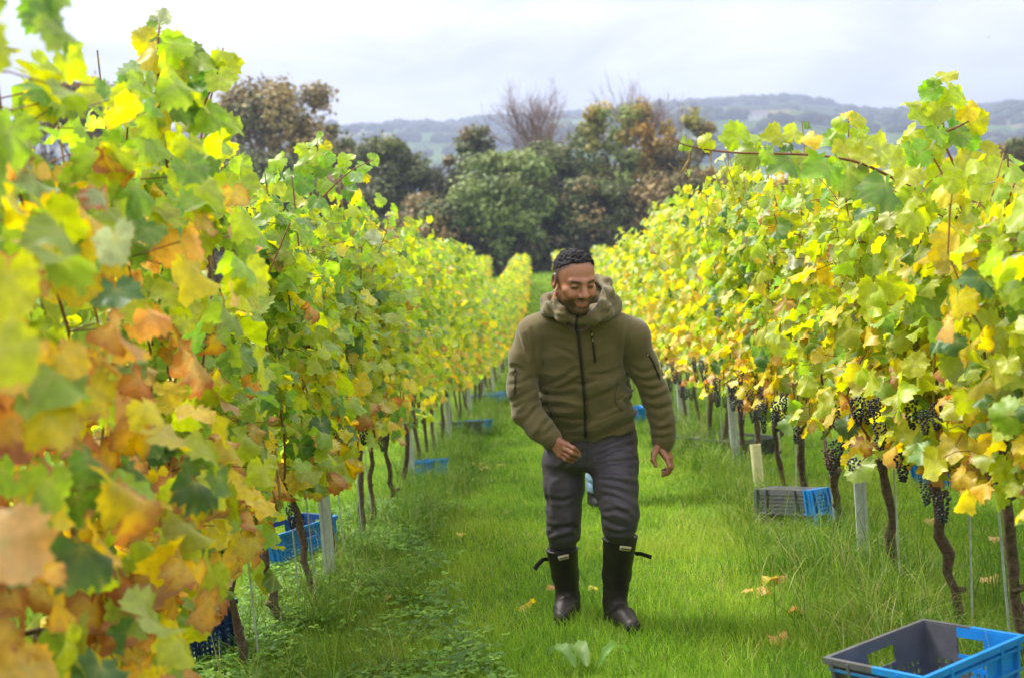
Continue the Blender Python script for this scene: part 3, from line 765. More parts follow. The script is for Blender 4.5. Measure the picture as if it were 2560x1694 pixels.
def vines():
    for side, xs, row, name in ((-1, LV, XL, 'left'), (1, RV, XR, 'right')):
        for i, y in enumerate(xs):
            r_ = np.random.default_rng(1000 + i + (500 if side > 0 else 0))
            H = H_at(y, side); near = y < 9.6; mid = y < 20
            x = row + (r_.normal(0, .03) if not near else 0)
            lane = -side
            if i < len(ORD): label = 'grapevine in the row on the %s of the lane, %s counting from the camera' % (name, ORD[i])
            elif y < 45: label = 'distant yellow green grapevine towards the far end of the %s row' % name
            tt = None
            if side > 0 and y in RTOP: 
                a = RTOP[y]; tt = P(a[0], a[1], y * 0.985)
            e, hd, z0 = vine_frame(x, y, label, 'grapevines in the %s row' % name, tt, r_, 2 if near else 1, trunk_r=r_.uniform(.016, .022))
            low = 0.6
            if side < 0 and y < 4.4: low = 0.12
            elif side < 0 and y < 5.0: low = 0.34
            elif side < 0 and y < 6.5: low = 0.58
            if mid:
                sh = shoots(e, x, y, z0, hd, H * (.86 if side < 0 and y < 4 else 1), r_, 9 if near else 6, detail=2 if near else 1, lane=lane)
            n_ = 520 if near else (460 if mid else 260)
            if side < 0 and y < 5: n_ = 680
            sig, face = (0.10, 0.2) if not (side < 0 and y < 4.6) else (0.2, 0.36)
            pos, Rm, sc, h = canopy(x, y, z0, H, lane, r_, n_, low=low, sig=sig, face=face)
            if near:                            # leaves also ride on the shoots themselves
                q = np.array([tuple(p) for s in sh for p in spline(s, 5)[4:]])
                k = r_.choice(len(q), min(110, len(q)), replace=False)
                n2 = len(k); s2 = np.where(r_.random(n2) < .6, lane, -lane)
                p2 = q[k] + np.stack([s2 * r_.uniform(.03, .12, n2), r_.normal(0, .05, n2), r_.normal(.01, .03, n2)], -1)
                R2 = frames(np.stack([s2 * r_.uniform(.1, .9, n2), r_.normal(-.2, .5, n2), r_.uniform(.2, 1.0, n2)], -1), np.stack([s2 * r_.uniform(.2, .9, n2), r_.normal(0, .6, n2), r_.uniform(-.9, .1, n2)], -1))
                h2 = p2[:, 2] - z0 + SLOPE * (p2[:, 1] - y)
                pos, Rm, sc, h = np.concatenate([pos, p2]), np.concatenate([Rm, R2]), np.concatenate([sc, r_.uniform(.036, .068, n2)]), np.concatenate([h, h2])
            kp = vnoise(np.stack([pos[:, 0] * 4 + 3, pos[:, 1] * 4.2, (pos[:, 2] - z0) * 3.6], -1)) + r_.normal(0, .07, len(pos)) > (.36 if side > 0 or y > 5 else .26)   # leaf clumps with gaps between
            pos, Rm, sc, h = pos[kp], Rm[kp], sc[kp], h[kp]
            col = leaf_colors(h, H, side, y, r_)
            if y < 7.8:
                kp = cull(pos, side); pos, Rm, sc, h, col = pos[kp], Rm[kp], sc[kp], h[kp], col[kp]
            if not len(pos): continue
            if near:
                px, py, d = proj(pos)
                score = (pos[:, 0] - x) * lane + 0.15 * r_.random(len(pos)) - 5 * ((px < -150) | (px > 2710) | (py < -150) | (py > 1850))
                order = np.argsort(-score); a = order[:NEAR_OBJ]; b_ = order[NEAR_OBJ:]
                a = a[(score[a] > -3)]
                single_leaves(e, pos[a], Rm[a], sc[a], col[a], r_, curl=(col[a][:, 3] > .62) & (r_.random(len(a)) < .7))
                if len(b_): leaf_mass('inner_leaves', e, pos[b_], Rm[b_], sc[b_], col[b_], MIDT, r_)
                petioles(e, pos[order[:NEAR_OBJ]], sh, r_, 60)
            else:
                leaf_mass('crown', e, pos, Rm, sc * (1.0 if mid else 1.25), col, MIDT if mid else LOWT, r_)
            # grapes hang in the fruiting zone
            nb = int(r_.integers(7, 10)) if y < 14 else (2 if y < 22 else 0)
            if side < 0: nb = max(0, nb - 6)
            if (side < 0 and y < 4.2) or y < 3.9: nb = 0
            for k in range(nb):
                yy = y + r_.uniform(-.45, .45)
                o = bpy.data.objects.new('grape_bunch', BUNCH[int(r_.choice(4, p=[.32, .3, .26, .12]))]); COL.objects.link(o); o.parent = e
                o.matrix_local = Matrix.Translation((lane * (r_.uniform(.14, .34) if side > 0 else r_.uniform(.06, .26)), yy - y, r_.uniform(.58, .90) - SLOPE * (yy - y))) @ Matrix.Rotation(r_.uniform(0, 6), 4, 'Z') @ Matrix.Diagonal((*[r_.uniform(.5, .8)] * 3, 1))
            TREAT[(side, i)] = e
vines()

# ---- the special shoots that stand out of the rows
def px_leaf(e, items, depth, r_, kind):
    """(px, py, width in photo pixels, tip angle in degrees clockwise from straight down, colour)"""
    pos, nr, tp, sc, col = [], [], [], [], []
    for a in items:
        p = P(a[0], a[1], depth + r_.uniform(-.12, .12)); pos.append(tuple(p))
        ang = R(a[3]); t = -UP * math.cos(ang) - RT * math.sin(ang) + FWD * r_.uniform(-.3, .3)
        n_ = -FWD * r_.uniform(.5, 1) + UP * r_.uniform(.0, .8) + RT * r_.uniform(-.5, .5)
        if a[4] == 'flip': n_ = -n_
        nr.append(tuple(n_)); tp.append(tuple(t)); sc.append(a[2] / FPX * depth * 0.56)
        c = PAL['lime' if a[4] == 'flip' else a[4]]; col.append((*[q * r_.uniform(.85, 1.15) for q in c], 0.0))
    single_leaves(e, np.array(pos), frames(np.array(nr, float), np.array(tp, float)), np.array(sc), np.array(col), r_)
def special():
    r_ = np.random.default_rng(5)
    e = TREAT[(1, 2)]
    D0, D1 = 4.15, 3.85
    arch = [(2440, 590, D0), (2345, 505, D0), (2250, 455, 4.05), (2150, 408, 4.0), (2050, 390, 3.95), (1950, 385, 3.9), (1850, 383, D1), (1770, 375, D1), (1710, 362, D1), (1672, 345, D1)]
    mb = MB(); pts = spline([P(*a) for a in arch], 4); mb.tube(pts, [.0058 - .0042 * k / len(pts) for k in range(len(pts))], 6); mb.build('arching_cane', M_CANE, e, smooth=True)
    for pl in ([(1725, 375), (1718, 410), (1700, 430), (1672, 410)], [(1722, 400), (1700, 435), (1690, 450)], [(1712, 420), (1722, 445), (1726, 462)], [(1775, 380), (1780, 420), (1800, 460), (1806, 505)], [(1672, 345), (1655, 352), (1648, 362)]):
        mb = MB(); q = spline([P(a, b_, D1) for a, b_ in pl], 4); mb.tube(q, [.0022 - .001 * k / len(q) for k in range(len(q))], 5); mb.build('tendril', M_GREENCANE, e, smooth=True)
    px_leaf(e, [(1712, 356, 46, 30, 'fresh'), (1770, 352, 52, 60, 'lime'), (1845, 345, 88, 150, 'lime'), (1880, 352, 60, 200, 'flip'), (1950, 345, 84, 160, 'lime'), (1985, 340, 66, 190, 'flip'), (2030, 345, 62, 20, 'yellow'),
                (1885, 375, 96, 10, 'fresh'), (1920, 380, 60, -40, 'fresh'), (1975, 400, 112, 15, 'green'), (2010, 392, 80, -10, 'fresh'), (2065, 410, 118, 5, 'fresh'), (2120, 425, 128, -5, 'green'), (2095, 405, 70, -30, 'fresh'),
                (2215, 460, 132, 10, 'green'), (2290, 490, 110, -10, 'fresh'), (2160, 395, 88, 170, 'lime'), (2225, 400, 90, 200, 'lime'), (2270, 430, 84, -20, 'lime'), (2370, 470, 100, 0, 'fresh'), (2200, 375, 80, 130, 'flip')], 3.95, r_, 0)
    up = [(2395, 430, 4.2), (2370, 380, 4.2), (2350, 330, 4.2), (2318, 275, 4.2)]
    up2 = [(2362, 350, 4.2), (2356, 300, 4.2), (2350, 250, 4.2), (2338, 215, 4.2), (2332, 200, 4.2)]
    side_ = [(2365, 330, 4.2), (2400, 315, 4.2), (2428, 300, 4.2)]
    for u in (up, up2, side_):
        mb = MB(); q = spline([P(*a) for a in u], 4); mb.tube(q, [.0045 - .0028 * k / len(q) for k in range(len(q))], 6); mb.build('shoot', M_CANE, e, smooth=True)
    px_leaf(e, [(2362, 190, 62, 230, 'lime'), (2340, 200, 44, 60, 'fresh'), (2330, 226, 66, 40, 'fresh'), (2372, 226, 74, -30, 'lime'), (2392, 240, 66, -60, 'lime'), (2298, 262, 76, 70, 'lime'), (2330, 262, 60, -20, 'lime'), (2350, 275, 70, 10, 'fresh'), (2390, 280, 70, -30, 'green'),
                (2300, 292, 84, 20, 'lime'), (2420, 270, 70, -20, 'yellow'), (2430, 300, 84, -40, 'lime'), (2395, 330, 80, -20, 'green'), (2345, 330, 80, 20, 'fresh'), (2280, 330, 84, 40, 'lime'), (2330, 365, 90, 30, 'lime'), (2420, 350, 70, 0, 'fresh'),
                (2300, 380, 90, 60, 'fresh'), (2420, 390, 90, -20, 'lime'), (2460, 385, 84, -50, 'lime'), (2470, 420, 90, -20, 'lime'), (2400, 430, 100, 10, 'fresh'), (2480, 450, 90, -10, 'lime'), (2350, 430, 100, 0, 'lime'), (2440, 460, 110, 0, 'lime')], 4.2, r_, 0)
    e = TREAT[(1, 4)]
    mb = MB(); mb.tube(spline([P(2110, 420, 5.6), P(2118, 370, 5.6), P(2122, 330, 5.6), P(2120, 295, 5.6)], 4), [.004, .004, .0037, .0035, .0033, .0031, .003, .0028, .0026, .0024, .0022, .002, .002], 6); mb.build('shoot', M_CANE, e, smooth=True)
    px_leaf(e, [(2118, 292, 44, 200, 'yellow'), (2105, 305, 52, 80, 'lime'), (2140, 300, 50, -70, 'lime'), (2095, 325, 64, 50, 'fresh'), (2145, 325, 50, -40, 'lime'), (2085, 350, 74, 60, 'fresh'), (2150, 355, 66, -40, 'lime'), (2110, 365, 70, 0, 'lime'), (2175, 380, 66, -60, 'lime')], 5.6, r_, 0)
    # left row: tall shoots seen against the trees
    e = TREAT[(-1, 7)]
    mb = MB(); mb.tube(spline([P(770, 560, 6.7), P(778, 470, 6.7), P(785, 400, 6.7), P(795, 350, 6.7)], 4), [.005 - .0002 * k for k in range(13)], 6); mb.build('shoot', M_CANE, e, smooth=True)
    px_leaf(e, [(795, 352, 60, 110, 'fresh'), (812, 365, 40, -40, 'lime'), (765, 372, 54, 80, 'lime'), (790, 385, 62, 20, 'lime'), (815, 395, 50, -50, 'fresh'), (760, 410, 60, 60, 'fresh'), (805, 420, 64, -10, 'green'), (700, 400, 58, 70, 'lime'), (720, 440, 66, 30, 'green'), (680, 440, 60, 80, 'fresh'),
                (850, 430, 50, 160, 'fresh'), (870, 400, 52, 120, 'lime'), (905, 415, 50, -80, 'fresh'), (930, 400, 44, -110, 'fresh'), (865, 440, 56, 10, 'fresh'), (890, 440, 40, 0, 'silver'), (912, 435, 40, -30, 'yellow'), (870, 475, 50, -60, 'green'), (760, 455, 70, 10, 'green'), (815, 455, 60, -20, 'fresh'), (650, 470, 70, 60, 'lime'), (735, 480, 70, 0, 'fresh')], 6.7, r_, 0)
    mb = MB(); mb.tube(spline([P(800, 500, 6.6), P(850, 450, 6.6), P(890, 420, 6.6), P(935, 400, 6.6)], 4), [.0045 - .0002 * k for k in range(13)], 6); mb.build('shoot', M_CANE, e, smooth=True)
    e = TREAT[(-1, 4)]
    mb = MB(); mb.tube(spline([P(420, 420, 3.55), P(400, 280, 3.55), P(395, 160, 3.5), P(398, 60, 3.5)], 4), [.0055 - .00025 * k for k in range(13)], 6); mb.build('shoot', M_CANE, e, smooth=True)
    px_leaf(e, [(398, 45, 60, 200, 'silver'), (385, 75, 70, 120, 'fresh'), (415, 85, 70, -100, 'lime'), (370, 100, 80, 80, 'lime'), (430, 110, 110, -60, 'lime'), (390, 130, 110, 20, 'yellow'), (460, 140, 110, -30, 'green'), (420, 170, 120, 10, 'lime'), (350, 200, 110, 70, 'silver'), (480, 200, 100, -30, 'green'),
                (555, 130, 76, -60, 'lime'), (570, 160, 70, -40, 'lime'), (540, 150, 60, 60, 'fresh'), (550, 195, 90, -20, 'lime'), (500, 230, 110, 10, 'green'), (520, 280, 110, -20, 'fresh'), (560, 300, 110, -50, 'lime'), (440, 260, 130, 30, 'green'), (380, 280, 130, 60, 'yellow'), (330, 330, 140, 40, 'green')], 3.55, r_, 0)
    mb = MB(); mb.tube(spline([P(480, 330, 3.6), P(520, 240, 3.6), P(545, 180, 3.6), P(558, 120, 3.6)], 4), [.0045 - .0002 * k for k in range(13)], 6); mb.build('shoot', M_CANE, e, smooth=True)
special()

# ---- neighbouring rows and the far ends of the rows
def row_strip(xc, y0, y1, label, seed, per_m, H=2.0, tmpl=None, group='neighbouring vine rows', hw=0.3):
    r_ = np.random.default_rng(seed); n_ = int((y1 - y0) * per_m); side = -1 if xc > 0 else 1
    e = empty('vine_row', (xc, y0, gz(xc, y0))); tag(e, label, 'vine row', group)
    y = r_.uniform(y0, y1, n_); hh = H * (1 + 0.10 * (vnoise(np.stack([y * 1.1, y * 0 + xc, y * 0], -1)) - .5) * 2)
    h = 0.45 + (hh - 0.45) * r_.beta(1.3, 1.0, n_); sg = np.where(r_.random(n_) < .6, side, -side)
    x = xc + sg * (np.abs(r_.normal(0, .12, n_)) + hw * r_.random(n_))
    pos = np.stack([x, y, G(x, y) + h], -1)
    nr = np.stack([sg * r_.uniform(.2, 1.1, n_), r_.normal(-.2, .55, n_), r_.normal(.55, .4, n_)], -1); tp = np.stack([sg * .3 + r_.normal(0, .3, n_), r_.normal(0, .5, n_), -r_.uniform(.3, 1, n_)], -1)
    col = np.zeros((n_, 4))
    for k in range(6):
        i = np.arange(k, n_, 6); col[i] = leaf_colors(h[i], H, 1, 20, r_)
    leaf_mass('crown', e, pos, frames(nr, tp), r_.uniform(.055, .09, n_) * (1.0 if y1 < 50 else 1.9), col, tmpl or LOWT, r_)
    mb = MB()
    for yy in np.arange(y0 + .5, y1, 1.0 if y1 < 50 else 2.0):
        z = gz(xc, yy); mb.tube([(xc, yy, z - .05), (xc + r_.normal(0, .04), yy + r_.normal(0, .05), z + .7)], .022, 5)
    o = mb.build('trunks', M_BARK, e); tag(o, kind='stuff')
row_strip(-3.95, 4, 46, 'next vine row glimpsed through gaps left of the near one', 61, 190)
row_strip(4.15, 3, 46, 'next vine row glimpsed through gaps right of the near one', 62, 190)
for k, (xc, y0, y1, H, lb) in enumerate([(-1.257, 45, 92, 2.2, 'far stretch of the left row, a column left of the strip of lawn'), (1.457, 45, 92, 2.2, 'far stretch of the right row beside the walking man\'s head'),
                                     (-3.95, 46, 93, 2.3, 'far pale green vine row, second left of the strip of lawn'), (4.15, 46, 90, 2.2, 'far pale green vine row just right of the man\'s head'),
                                     (-6.7, 40, 92, 2.2, 'far vine row third left of the strip of lawn'), (6.9, 40, 90, 2.2, 'far vine row farthest right behind the near one'),
                                     (-9.4, 60, 90, 2.2, 'far vine row farthest left, mostly behind the near leaves')]):
    row_strip(xc, y0, y1, lb, 70 + k, 75, H, LOWT, 'far vine rows', 0.35)

# ------------------------------------------------------------------ posts, stakes and wires
def post_mesh():
    mb = MB(); w, d, t = .054, .036, .004
    prof = [(-w / 2, -d / 2), (-w / 4, -d / 2), (-w / 6, -d / 2 + .008), (w / 6, -d / 2 + .008), (w / 4, -d / 2), (w / 2, -d / 2), (w / 2, d / 2), (w / 3, d / 2), (w / 3, d / 2 - t), (w / 2 - t, d / 2 - t), (w / 2 - t, -d / 2 + t), (w / 4, -d / 2 + t), (w / 6, -d / 2 + .008 + t),
            (-w / 6, -d / 2 + .008 + t), (-w / 4, -d / 2 + t), (-w / 2 + t, -d / 2 + t), (-w / 2 + t, d / 2 - t), (-w / 3, d / 2 - t), (-w / 3, d / 2), (-w / 2, d / 2)]
    n_ = len(prof); v = [(a, b_, 0.0) for a, b_ in prof] + [(a, b_, 1.0) for a, b_ in prof]
    f = [(k, (k + 1) % n_, n_ + (k + 1) % n_, n_ + k) for k in range(n_)] + [tuple(range(n_))[::-1], tuple(range(n_, 2 * n_))]
    mb.add(v, f); me = mesh_py('vineyard_post', mb.v, mb.f); me.materials.append(M_GALV); return me
PM = post_mesh()
hook = MB(); hook.box((.03, -.005, 0), (.012, .006, .03)); HK = mesh_py('wire_hook', hook.v, hook.f); HK.materials.append(M_GALV)
for side, row, ys, nm in ((-1, XL, [6.5 + 4.15 * k for k in range(9)], 'left'), (1, XR, [6.1 + 4.15 * k for k in range(9)], 'right')):
    for k, y in enumerate(ys):
        z = gz(row, y); o = bpy.data.objects.new('vineyard_post', PM); COL.objects.link(o)
        o.location = (row + (.03 if side < 0 else -.02), y, z - .1); o.scale = (1, 1, H_at(y, side) * .92); o.rotation_euler = (R(-1.2 + .5 * (k % 3)), R(.6 - .8 * (k % 2)), R(8 * (k % 3) - 6))
        tag(o, 'grey galvanised steel post in the row on the %s, %s from the camera' % (nm, ORD[k]), 'post', 'steel posts of the trellis')
        if k < 4:
            for hz in (.62, .95, 1.25, 1.55):
                h = bpy.data.objects.new('wire_hook', HK); COL.objects.link(h); h.parent = o; h.matrix_local = Matrix.Translation((0, 0, hz / o.scale[2])) @ Matrix.Diagonal((1, 1, 1 / o.scale[2], 1))
    for k, y in enumerate([q for q in (LV if side < 0 else RV) if 3.5 < q < 16]):
        r_ = np.random.default_rng(900 + k + 50 * side); x = row + r_.uniform(-.03, .03); yy = y + r_.uniform(-.35, .35) if k % 3 else y + .06; z = gz(x, yy)
        mb = MB(); mb.tube([(x, yy, z - .05), (x + r_.normal(0, .012), yy + r_.normal(0, .012), z + .62), (x + r_.normal(0, .02), yy + r_.normal(0, .02), z + 1.25)], .0042, 6)
        o = mb.build('vine_stake', M_GALV); tag(o, 'thin grey metal vine stake on the %s row, %s from the camera' % (nm, ORD[k]), 'stake', 'thin stakes beside the vines')
    for k, (hz, dx) in enumerate([(.62, 0), (.98, .05), (1.0, -.05), (1.32, .05), (1.34, -.05), (1.62, .0)]):
        mb = MB(); ys2 = np.arange(.2, 45, 1.0); mb.tube([(row + dx, y, gz(row, y) - .05 + hz * (1 + .12 * min(1, max(0, (y - 5) / 11))) - .008 * math.sin(y * 1.5) ** 2) for y in ys2], .0021, 5)
        o = mb.build('trellis_wire', M_WIRE); tag(o, '%s trellis wire up from the ground along the %s row' % (ORD[k], nm), 'wire', 'trellis wires')
# ================================================================== GRASS AND GROUND COVER
def blades(n_pts, x, y, z, hgt, wid, lean, cols, r_, segs=2):
    """grass blades: segs 1 = one triangle, 2 = bent blade"""
    n_ = len(x); yaw = r_.uniform(0, 2 * np.pi, n_); ld = r_.uniform(0, 2 * np.pi, n_)
    wx, wy = np.cos(yaw) * wid / 2, np.sin(yaw) * wid / 2
    lx, ly = np.cos(ld) * lean * hgt, np.sin(ld) * lean * hgt
    b = np.stack([x, y, z], -1); w = np.stack([wx, wy, wx * 0], -1)
    if segs == 1:
        tip = b + np.stack([lx, ly, hgt], -1); v = np.stack([b - w, b + w, tip], 1); f = np.array([[0, 1, 2]])
    elif segs == 2:
        mid = b + np.stack([lx * .35, ly * .35, hgt * .6], -1); tip = b + np.stack([lx, ly, hgt], -1)
        v = np.stack([b - w, b + w, mid - w * .8, mid + w * .8, tip], 1); f = np.array([[0, 1, 3], [0, 3, 2], [2, 3, 4]])
    else:
        L = []
        for k in range(4):
            t = k / 4; m_ = b + np.stack([lx * t * t * 1.1, ly * t * t * 1.1, hgt * (t * 1.35 - .55 * t * t * (lean > .6)[...] * 1.0)], -1); L += [m_ - w * (1 - .2 * k), m_ + w * (1 - .2 * k)]
        L.append(b + np.stack([lx * 1.15, ly * 1.15, hgt * np.where(lean > .6, .72, 1.3)], -1))
        v = np.stack(L, 1); f = np.array([[0, 1, 3], [0, 3, 2], [2, 3, 5], [2, 5, 4], [4, 5, 7], [4, 7, 6], [6, 7, 8]])
    k = v.shape[1]
    F = f[None] + (np.arange(n_) * k)[:, None, None]
    c = np.repeat(cols, k, 0).reshape(n_, k, 3)
    return v.reshape(-1, 3), F.reshape(-1, 3), c.reshape(-1, 3)
def join(parts):
    vs, fs, cs, b = [], [], [], 0
    for v, f, c in parts: vs.append(v); fs.append(f + b); cs.append(c); b += len(v)
    return np.concatenate(vs), np.concatenate(fs), np.concatenate(cs)
GP = np.array([(0.22, 0.385, 0.022), (0.17, 0.32, 0.02), (0.27, 0.42, 0.03), (0.11, 0.23, 0.02), (0.33, 0.43, 0.045), (0.48, 0.42, 0.16)])
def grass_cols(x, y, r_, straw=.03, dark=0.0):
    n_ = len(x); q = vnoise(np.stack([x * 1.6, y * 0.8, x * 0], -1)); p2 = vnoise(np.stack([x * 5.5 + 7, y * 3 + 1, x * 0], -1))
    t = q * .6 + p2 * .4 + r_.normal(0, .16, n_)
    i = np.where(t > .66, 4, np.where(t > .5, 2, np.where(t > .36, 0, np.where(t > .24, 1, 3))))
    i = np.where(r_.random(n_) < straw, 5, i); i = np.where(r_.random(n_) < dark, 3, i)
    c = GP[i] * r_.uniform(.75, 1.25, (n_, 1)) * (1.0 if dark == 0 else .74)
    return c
def lawn():
    r_ = np.random.default_rng(11); parts = []
    for (y0, y1, dens, wid, h0, h1, sg) in ((3.1, 5.2, 6800, .0036, .028, .07, 2), (5.2, 7.5, 4600, .0042, .028, .07, 2), (7.5, 10.5, 2200, .0062, .03, .07, 2), (10.5, 15, 1050, .010, .03, .075, 1), (15, 26, 380, .019, .04, .08, 1), (26, 50, 90, .045, .06, .13, 1), (50, 111, 22, .13, .07, .16, 1)):
        xm0 = -.47 * y1 - .6; xm1 = .42 * y1 + .5
        if y0 > 14: xm0, xm1 = -12, 12
        n_ = int((y1 - y0) * (xm1 - xm0) * dens)
        x = r_.uniform(xm0, xm1, n_); y = r_.uniform(y0, y1, n_); z = G(x, y) - .008
        px, py, d = proj(np.stack([x, y, z], -1)); k = (px > -60) & (px < 2620) & (py < 1790)
        x, y, z = x[k], y[k], z[k]; n_ = len(x)
        hh = r_.uniform(h0, h1, n_) * (.7 + .75 * vnoise(np.stack([x * 2.2, y * 1.6, x * 0 + 4], -1)))
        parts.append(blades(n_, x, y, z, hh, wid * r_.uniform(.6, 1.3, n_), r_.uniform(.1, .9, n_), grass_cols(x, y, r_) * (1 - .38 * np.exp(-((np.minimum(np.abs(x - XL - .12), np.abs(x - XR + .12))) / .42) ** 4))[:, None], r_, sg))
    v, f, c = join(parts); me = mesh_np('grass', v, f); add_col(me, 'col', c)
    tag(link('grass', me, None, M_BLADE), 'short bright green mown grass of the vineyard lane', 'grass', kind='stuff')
    # long tussocks under the rows
    parts = []
    for row, lane in ((XL, 1), (XR, -1)):
        for y in np.arange(3.4, 24, .10):
            if r_.random() < .16: continue
            cx = row + lane * r_.triangular(-.3, .1, .62); cy = y + r_.normal(0, .08); m_ = int(r_.uniform(35, 105)); s = r_.uniform(.03, .12)
            x = cx + r_.normal(0, s, m_); yy = cy + r_.normal(0, s, m_); z = G(x, yy) - .01
            hh = r_.uniform(.09, .24, m_) * r_.uniform(.7, 1.2); tall = r_.random() < .25
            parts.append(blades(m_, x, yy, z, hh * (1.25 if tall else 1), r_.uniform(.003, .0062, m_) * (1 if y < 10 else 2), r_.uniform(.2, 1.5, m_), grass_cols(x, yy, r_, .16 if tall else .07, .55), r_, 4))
    # loose seedy stems beside the right-hand posts and by the left tuft
    for (px, py, m_, hmax) in ((1740, 1120, 200, .42), (1690, 1160, 120, .3), (2010, 1420, 200, .38), (2080, 1450, 220, .34), (2200, 1560, 160, .34), (1900, 1300, 160, .3), (2150, 1640, 120, .3), (1130, 1230, 200, .34), (1000, 1320, 160, .24), (880, 1480, 160, .3), (1080, 1290, 120, .3), (760, 1560, 140, .26)):
        c0 = gpt(px, py); x = c0.x + r_.normal(0, .13, m_); yy = c0.y + r_.normal(0, .16, m_); z = G(x, yy)
        parts.append(blades(m_, x, yy, z, r_.uniform(.14, hmax, m_), r_.uniform(.0025, .005, m_), r_.uniform(.3, 1.7, m_), grass_cols(x, yy, r_, .28, .45), r_, 4))
    v, f, c = join(parts); me = mesh_np('long_grass', v, f); add_col(me, 'col', c)
    tag(link('long_grass', me, None, M_BLADE), 'long unmown grass in tussocks under the vine rows', 'grass', kind='stuff')
    # clover and small weeds at the left of the lane
    n_ = 22000; x = r_.uniform(-1.7, -.2, n_); y = r_.uniform(3.6, 9.5, n_)
    px, py, d = proj(np.stack([x, y, G(x, y)], -1))
    edge = np.interp(py, [1080, 1200, 1350, 1500, 1600, 1694], [1190, 1160, 1060, 1090, 1180, 1240])
    k = (px < edge + r_.normal(0, 40, n_)) & (vnoise(np.stack([x * 3, y * 2, x * 0 + 2], -1)) + r_.normal(0, .16, n_) > .40)
    x, y = x[k], y[k]; n_ = len(x); z = G(x, y) + r_.uniform(.025, .075, n_)
    V, Fc, Cc = [], [], []
    for j in range(3):
        a = r_.uniform(0, 6.28, n_) if j == 0 else a + 2.09
        s = r_.uniform(.009, .018, n_); dx, dy = np.cos(a), np.sin(a); tz = r_.uniform(-.3, .35, n_)
        c0 = np.stack([x, y, z], -1); u = np.stack([dx, dy, tz], -1); w = np.stack([-dy, dx, tz * 0 + r_.normal(0, .2, n_)], -1)
        V.append(np.stack([c0, c0 + (u * .7 - w * .62) * s[:, None], c0 + (u * 1.5 - w * .45) * s[:, None], c0 + u * 1.4 * s[:, None], c0 + (u * 1.5 + w * .45) * s[:, None], c0 + (u * .7 + w * .62) * s[:, None]], 1))
    V = np.concatenate(V); f0 = np.array([[0, 1, 2], [0, 2, 3], [0, 3, 4], [0, 4, 5]]); Fc = (f0[None] + (np.arange(len(V)) * 6)[:, None, None]).reshape(-1, 3)
    cc = np.tile(np.array([(0.13, 0.27, 0.02), (0.085, 0.20, 0.018), (0.19, 0.33, 0.03), (0.06, 0.145, 0.016)])[r_.integers(0, 4, n_)] * r_.uniform(.8, 1.25, (n_, 1)), (3, 1))
    me = mesh_np('clover', V.reshape(-1, 3), Fc); add_col(me, 'col', np.repeat(cc, 6, 0))
    tag(link('clover', me, None, M_BLADE), 'patch of low clover on the left of the lane', 'clover', kind='stuff')
lawn()

# fallen leaves lying on the lawn
def fallen():
    r_ = np.random.default_rng(55)
    L = [(1320, 1524, 50, 'gold', 'largest yellow fallen leaf, left of the man\'s boots'), (1378, 1482, 24, 'rust', 'small red brown fallen leaf beside the boot behind'), (1483, 1482, 26, 'yellow', 'small yellow fallen leaf between the two boots'),
         (978, 1506, 36, 'orange', 'orange fallen leaf on the clover at the left of the lane'), (1186, 1164, 34, 'gold', 'buff fallen leaf highest of the few behind the left tussock'), (1205, 1176, 30, 'buff', 'pale fallen leaf touching the buff one behind the left tussock'), (1248, 1168, 20, 'gold', 'small golden fallen leaf left of the man\'s knee'),
         (1925, 1462, 44, 'gold', 'golden crumpled leaf in the long grass right of the lane'), (1955, 1458, 36, 'rust', 'brown crumpled leaf beside the golden one in long grass'), (1912, 1490, 40, 'orange', 'orange fallen leaf just below the golden crumpled one'), (1870, 1492, 28, 'buff', 'small buff leaf left of the orange one on the right'),
         (1992, 1540, 40, 'rust', 'red fallen leaf beside the tussock on the right'), (1938, 1614, 54, 'orange', 'broad orange fallen leaf lying lowest right of the lane'), (2465, 1462, 54, 'buff', 'pale dry leaf between the last two trunks on the right'), (2480, 1358, 34, 'buff', 'small pale leaf on grass beyond the right row'), (2322, 1315, 30, 'buff', 'small buff leaf beyond the leaning trunk'),
         (1115, 1682, 40, 'orange', 'orange fallen leaf at the bottom edge of the picture'), (1150, 1345, 26, 'gold', 'small gold fallen leaf halfway along the left margin'), (2150, 1330, 26, 'gold', 'small yellow leaf under the steel post on the right'), (1560, 1330, 18, 'buff', 'tiny buff leaf right of the walking man')]
    for px, py, w, c, lb in L:
        g = gpt(px, py); d = (g - EYE).dot(FWD); o = bpy.data.objects.new('fallen_leaf', HI_ME[9 + int(r_.integers(0, 2))] if w > 30 else HI_ME[int(r_.integers(5, 9))]); COL.objects.link(o)
        s = w / FPX * d * .62; o.location = g + Vector((0, 0, .035)); o.scale = (s, s, s); o.rotation_euler = (r_.normal(0, .16), r_.normal(0, .16), r_.uniform(0, 6.28)); cc = PAL[c]
        o.color = (*[q * r_.uniform(.9, 1.15) for q in cc], .35)
        tag(o, lb, 'fallen leaf', 'fallen vine leaves on the grass')
fallen()
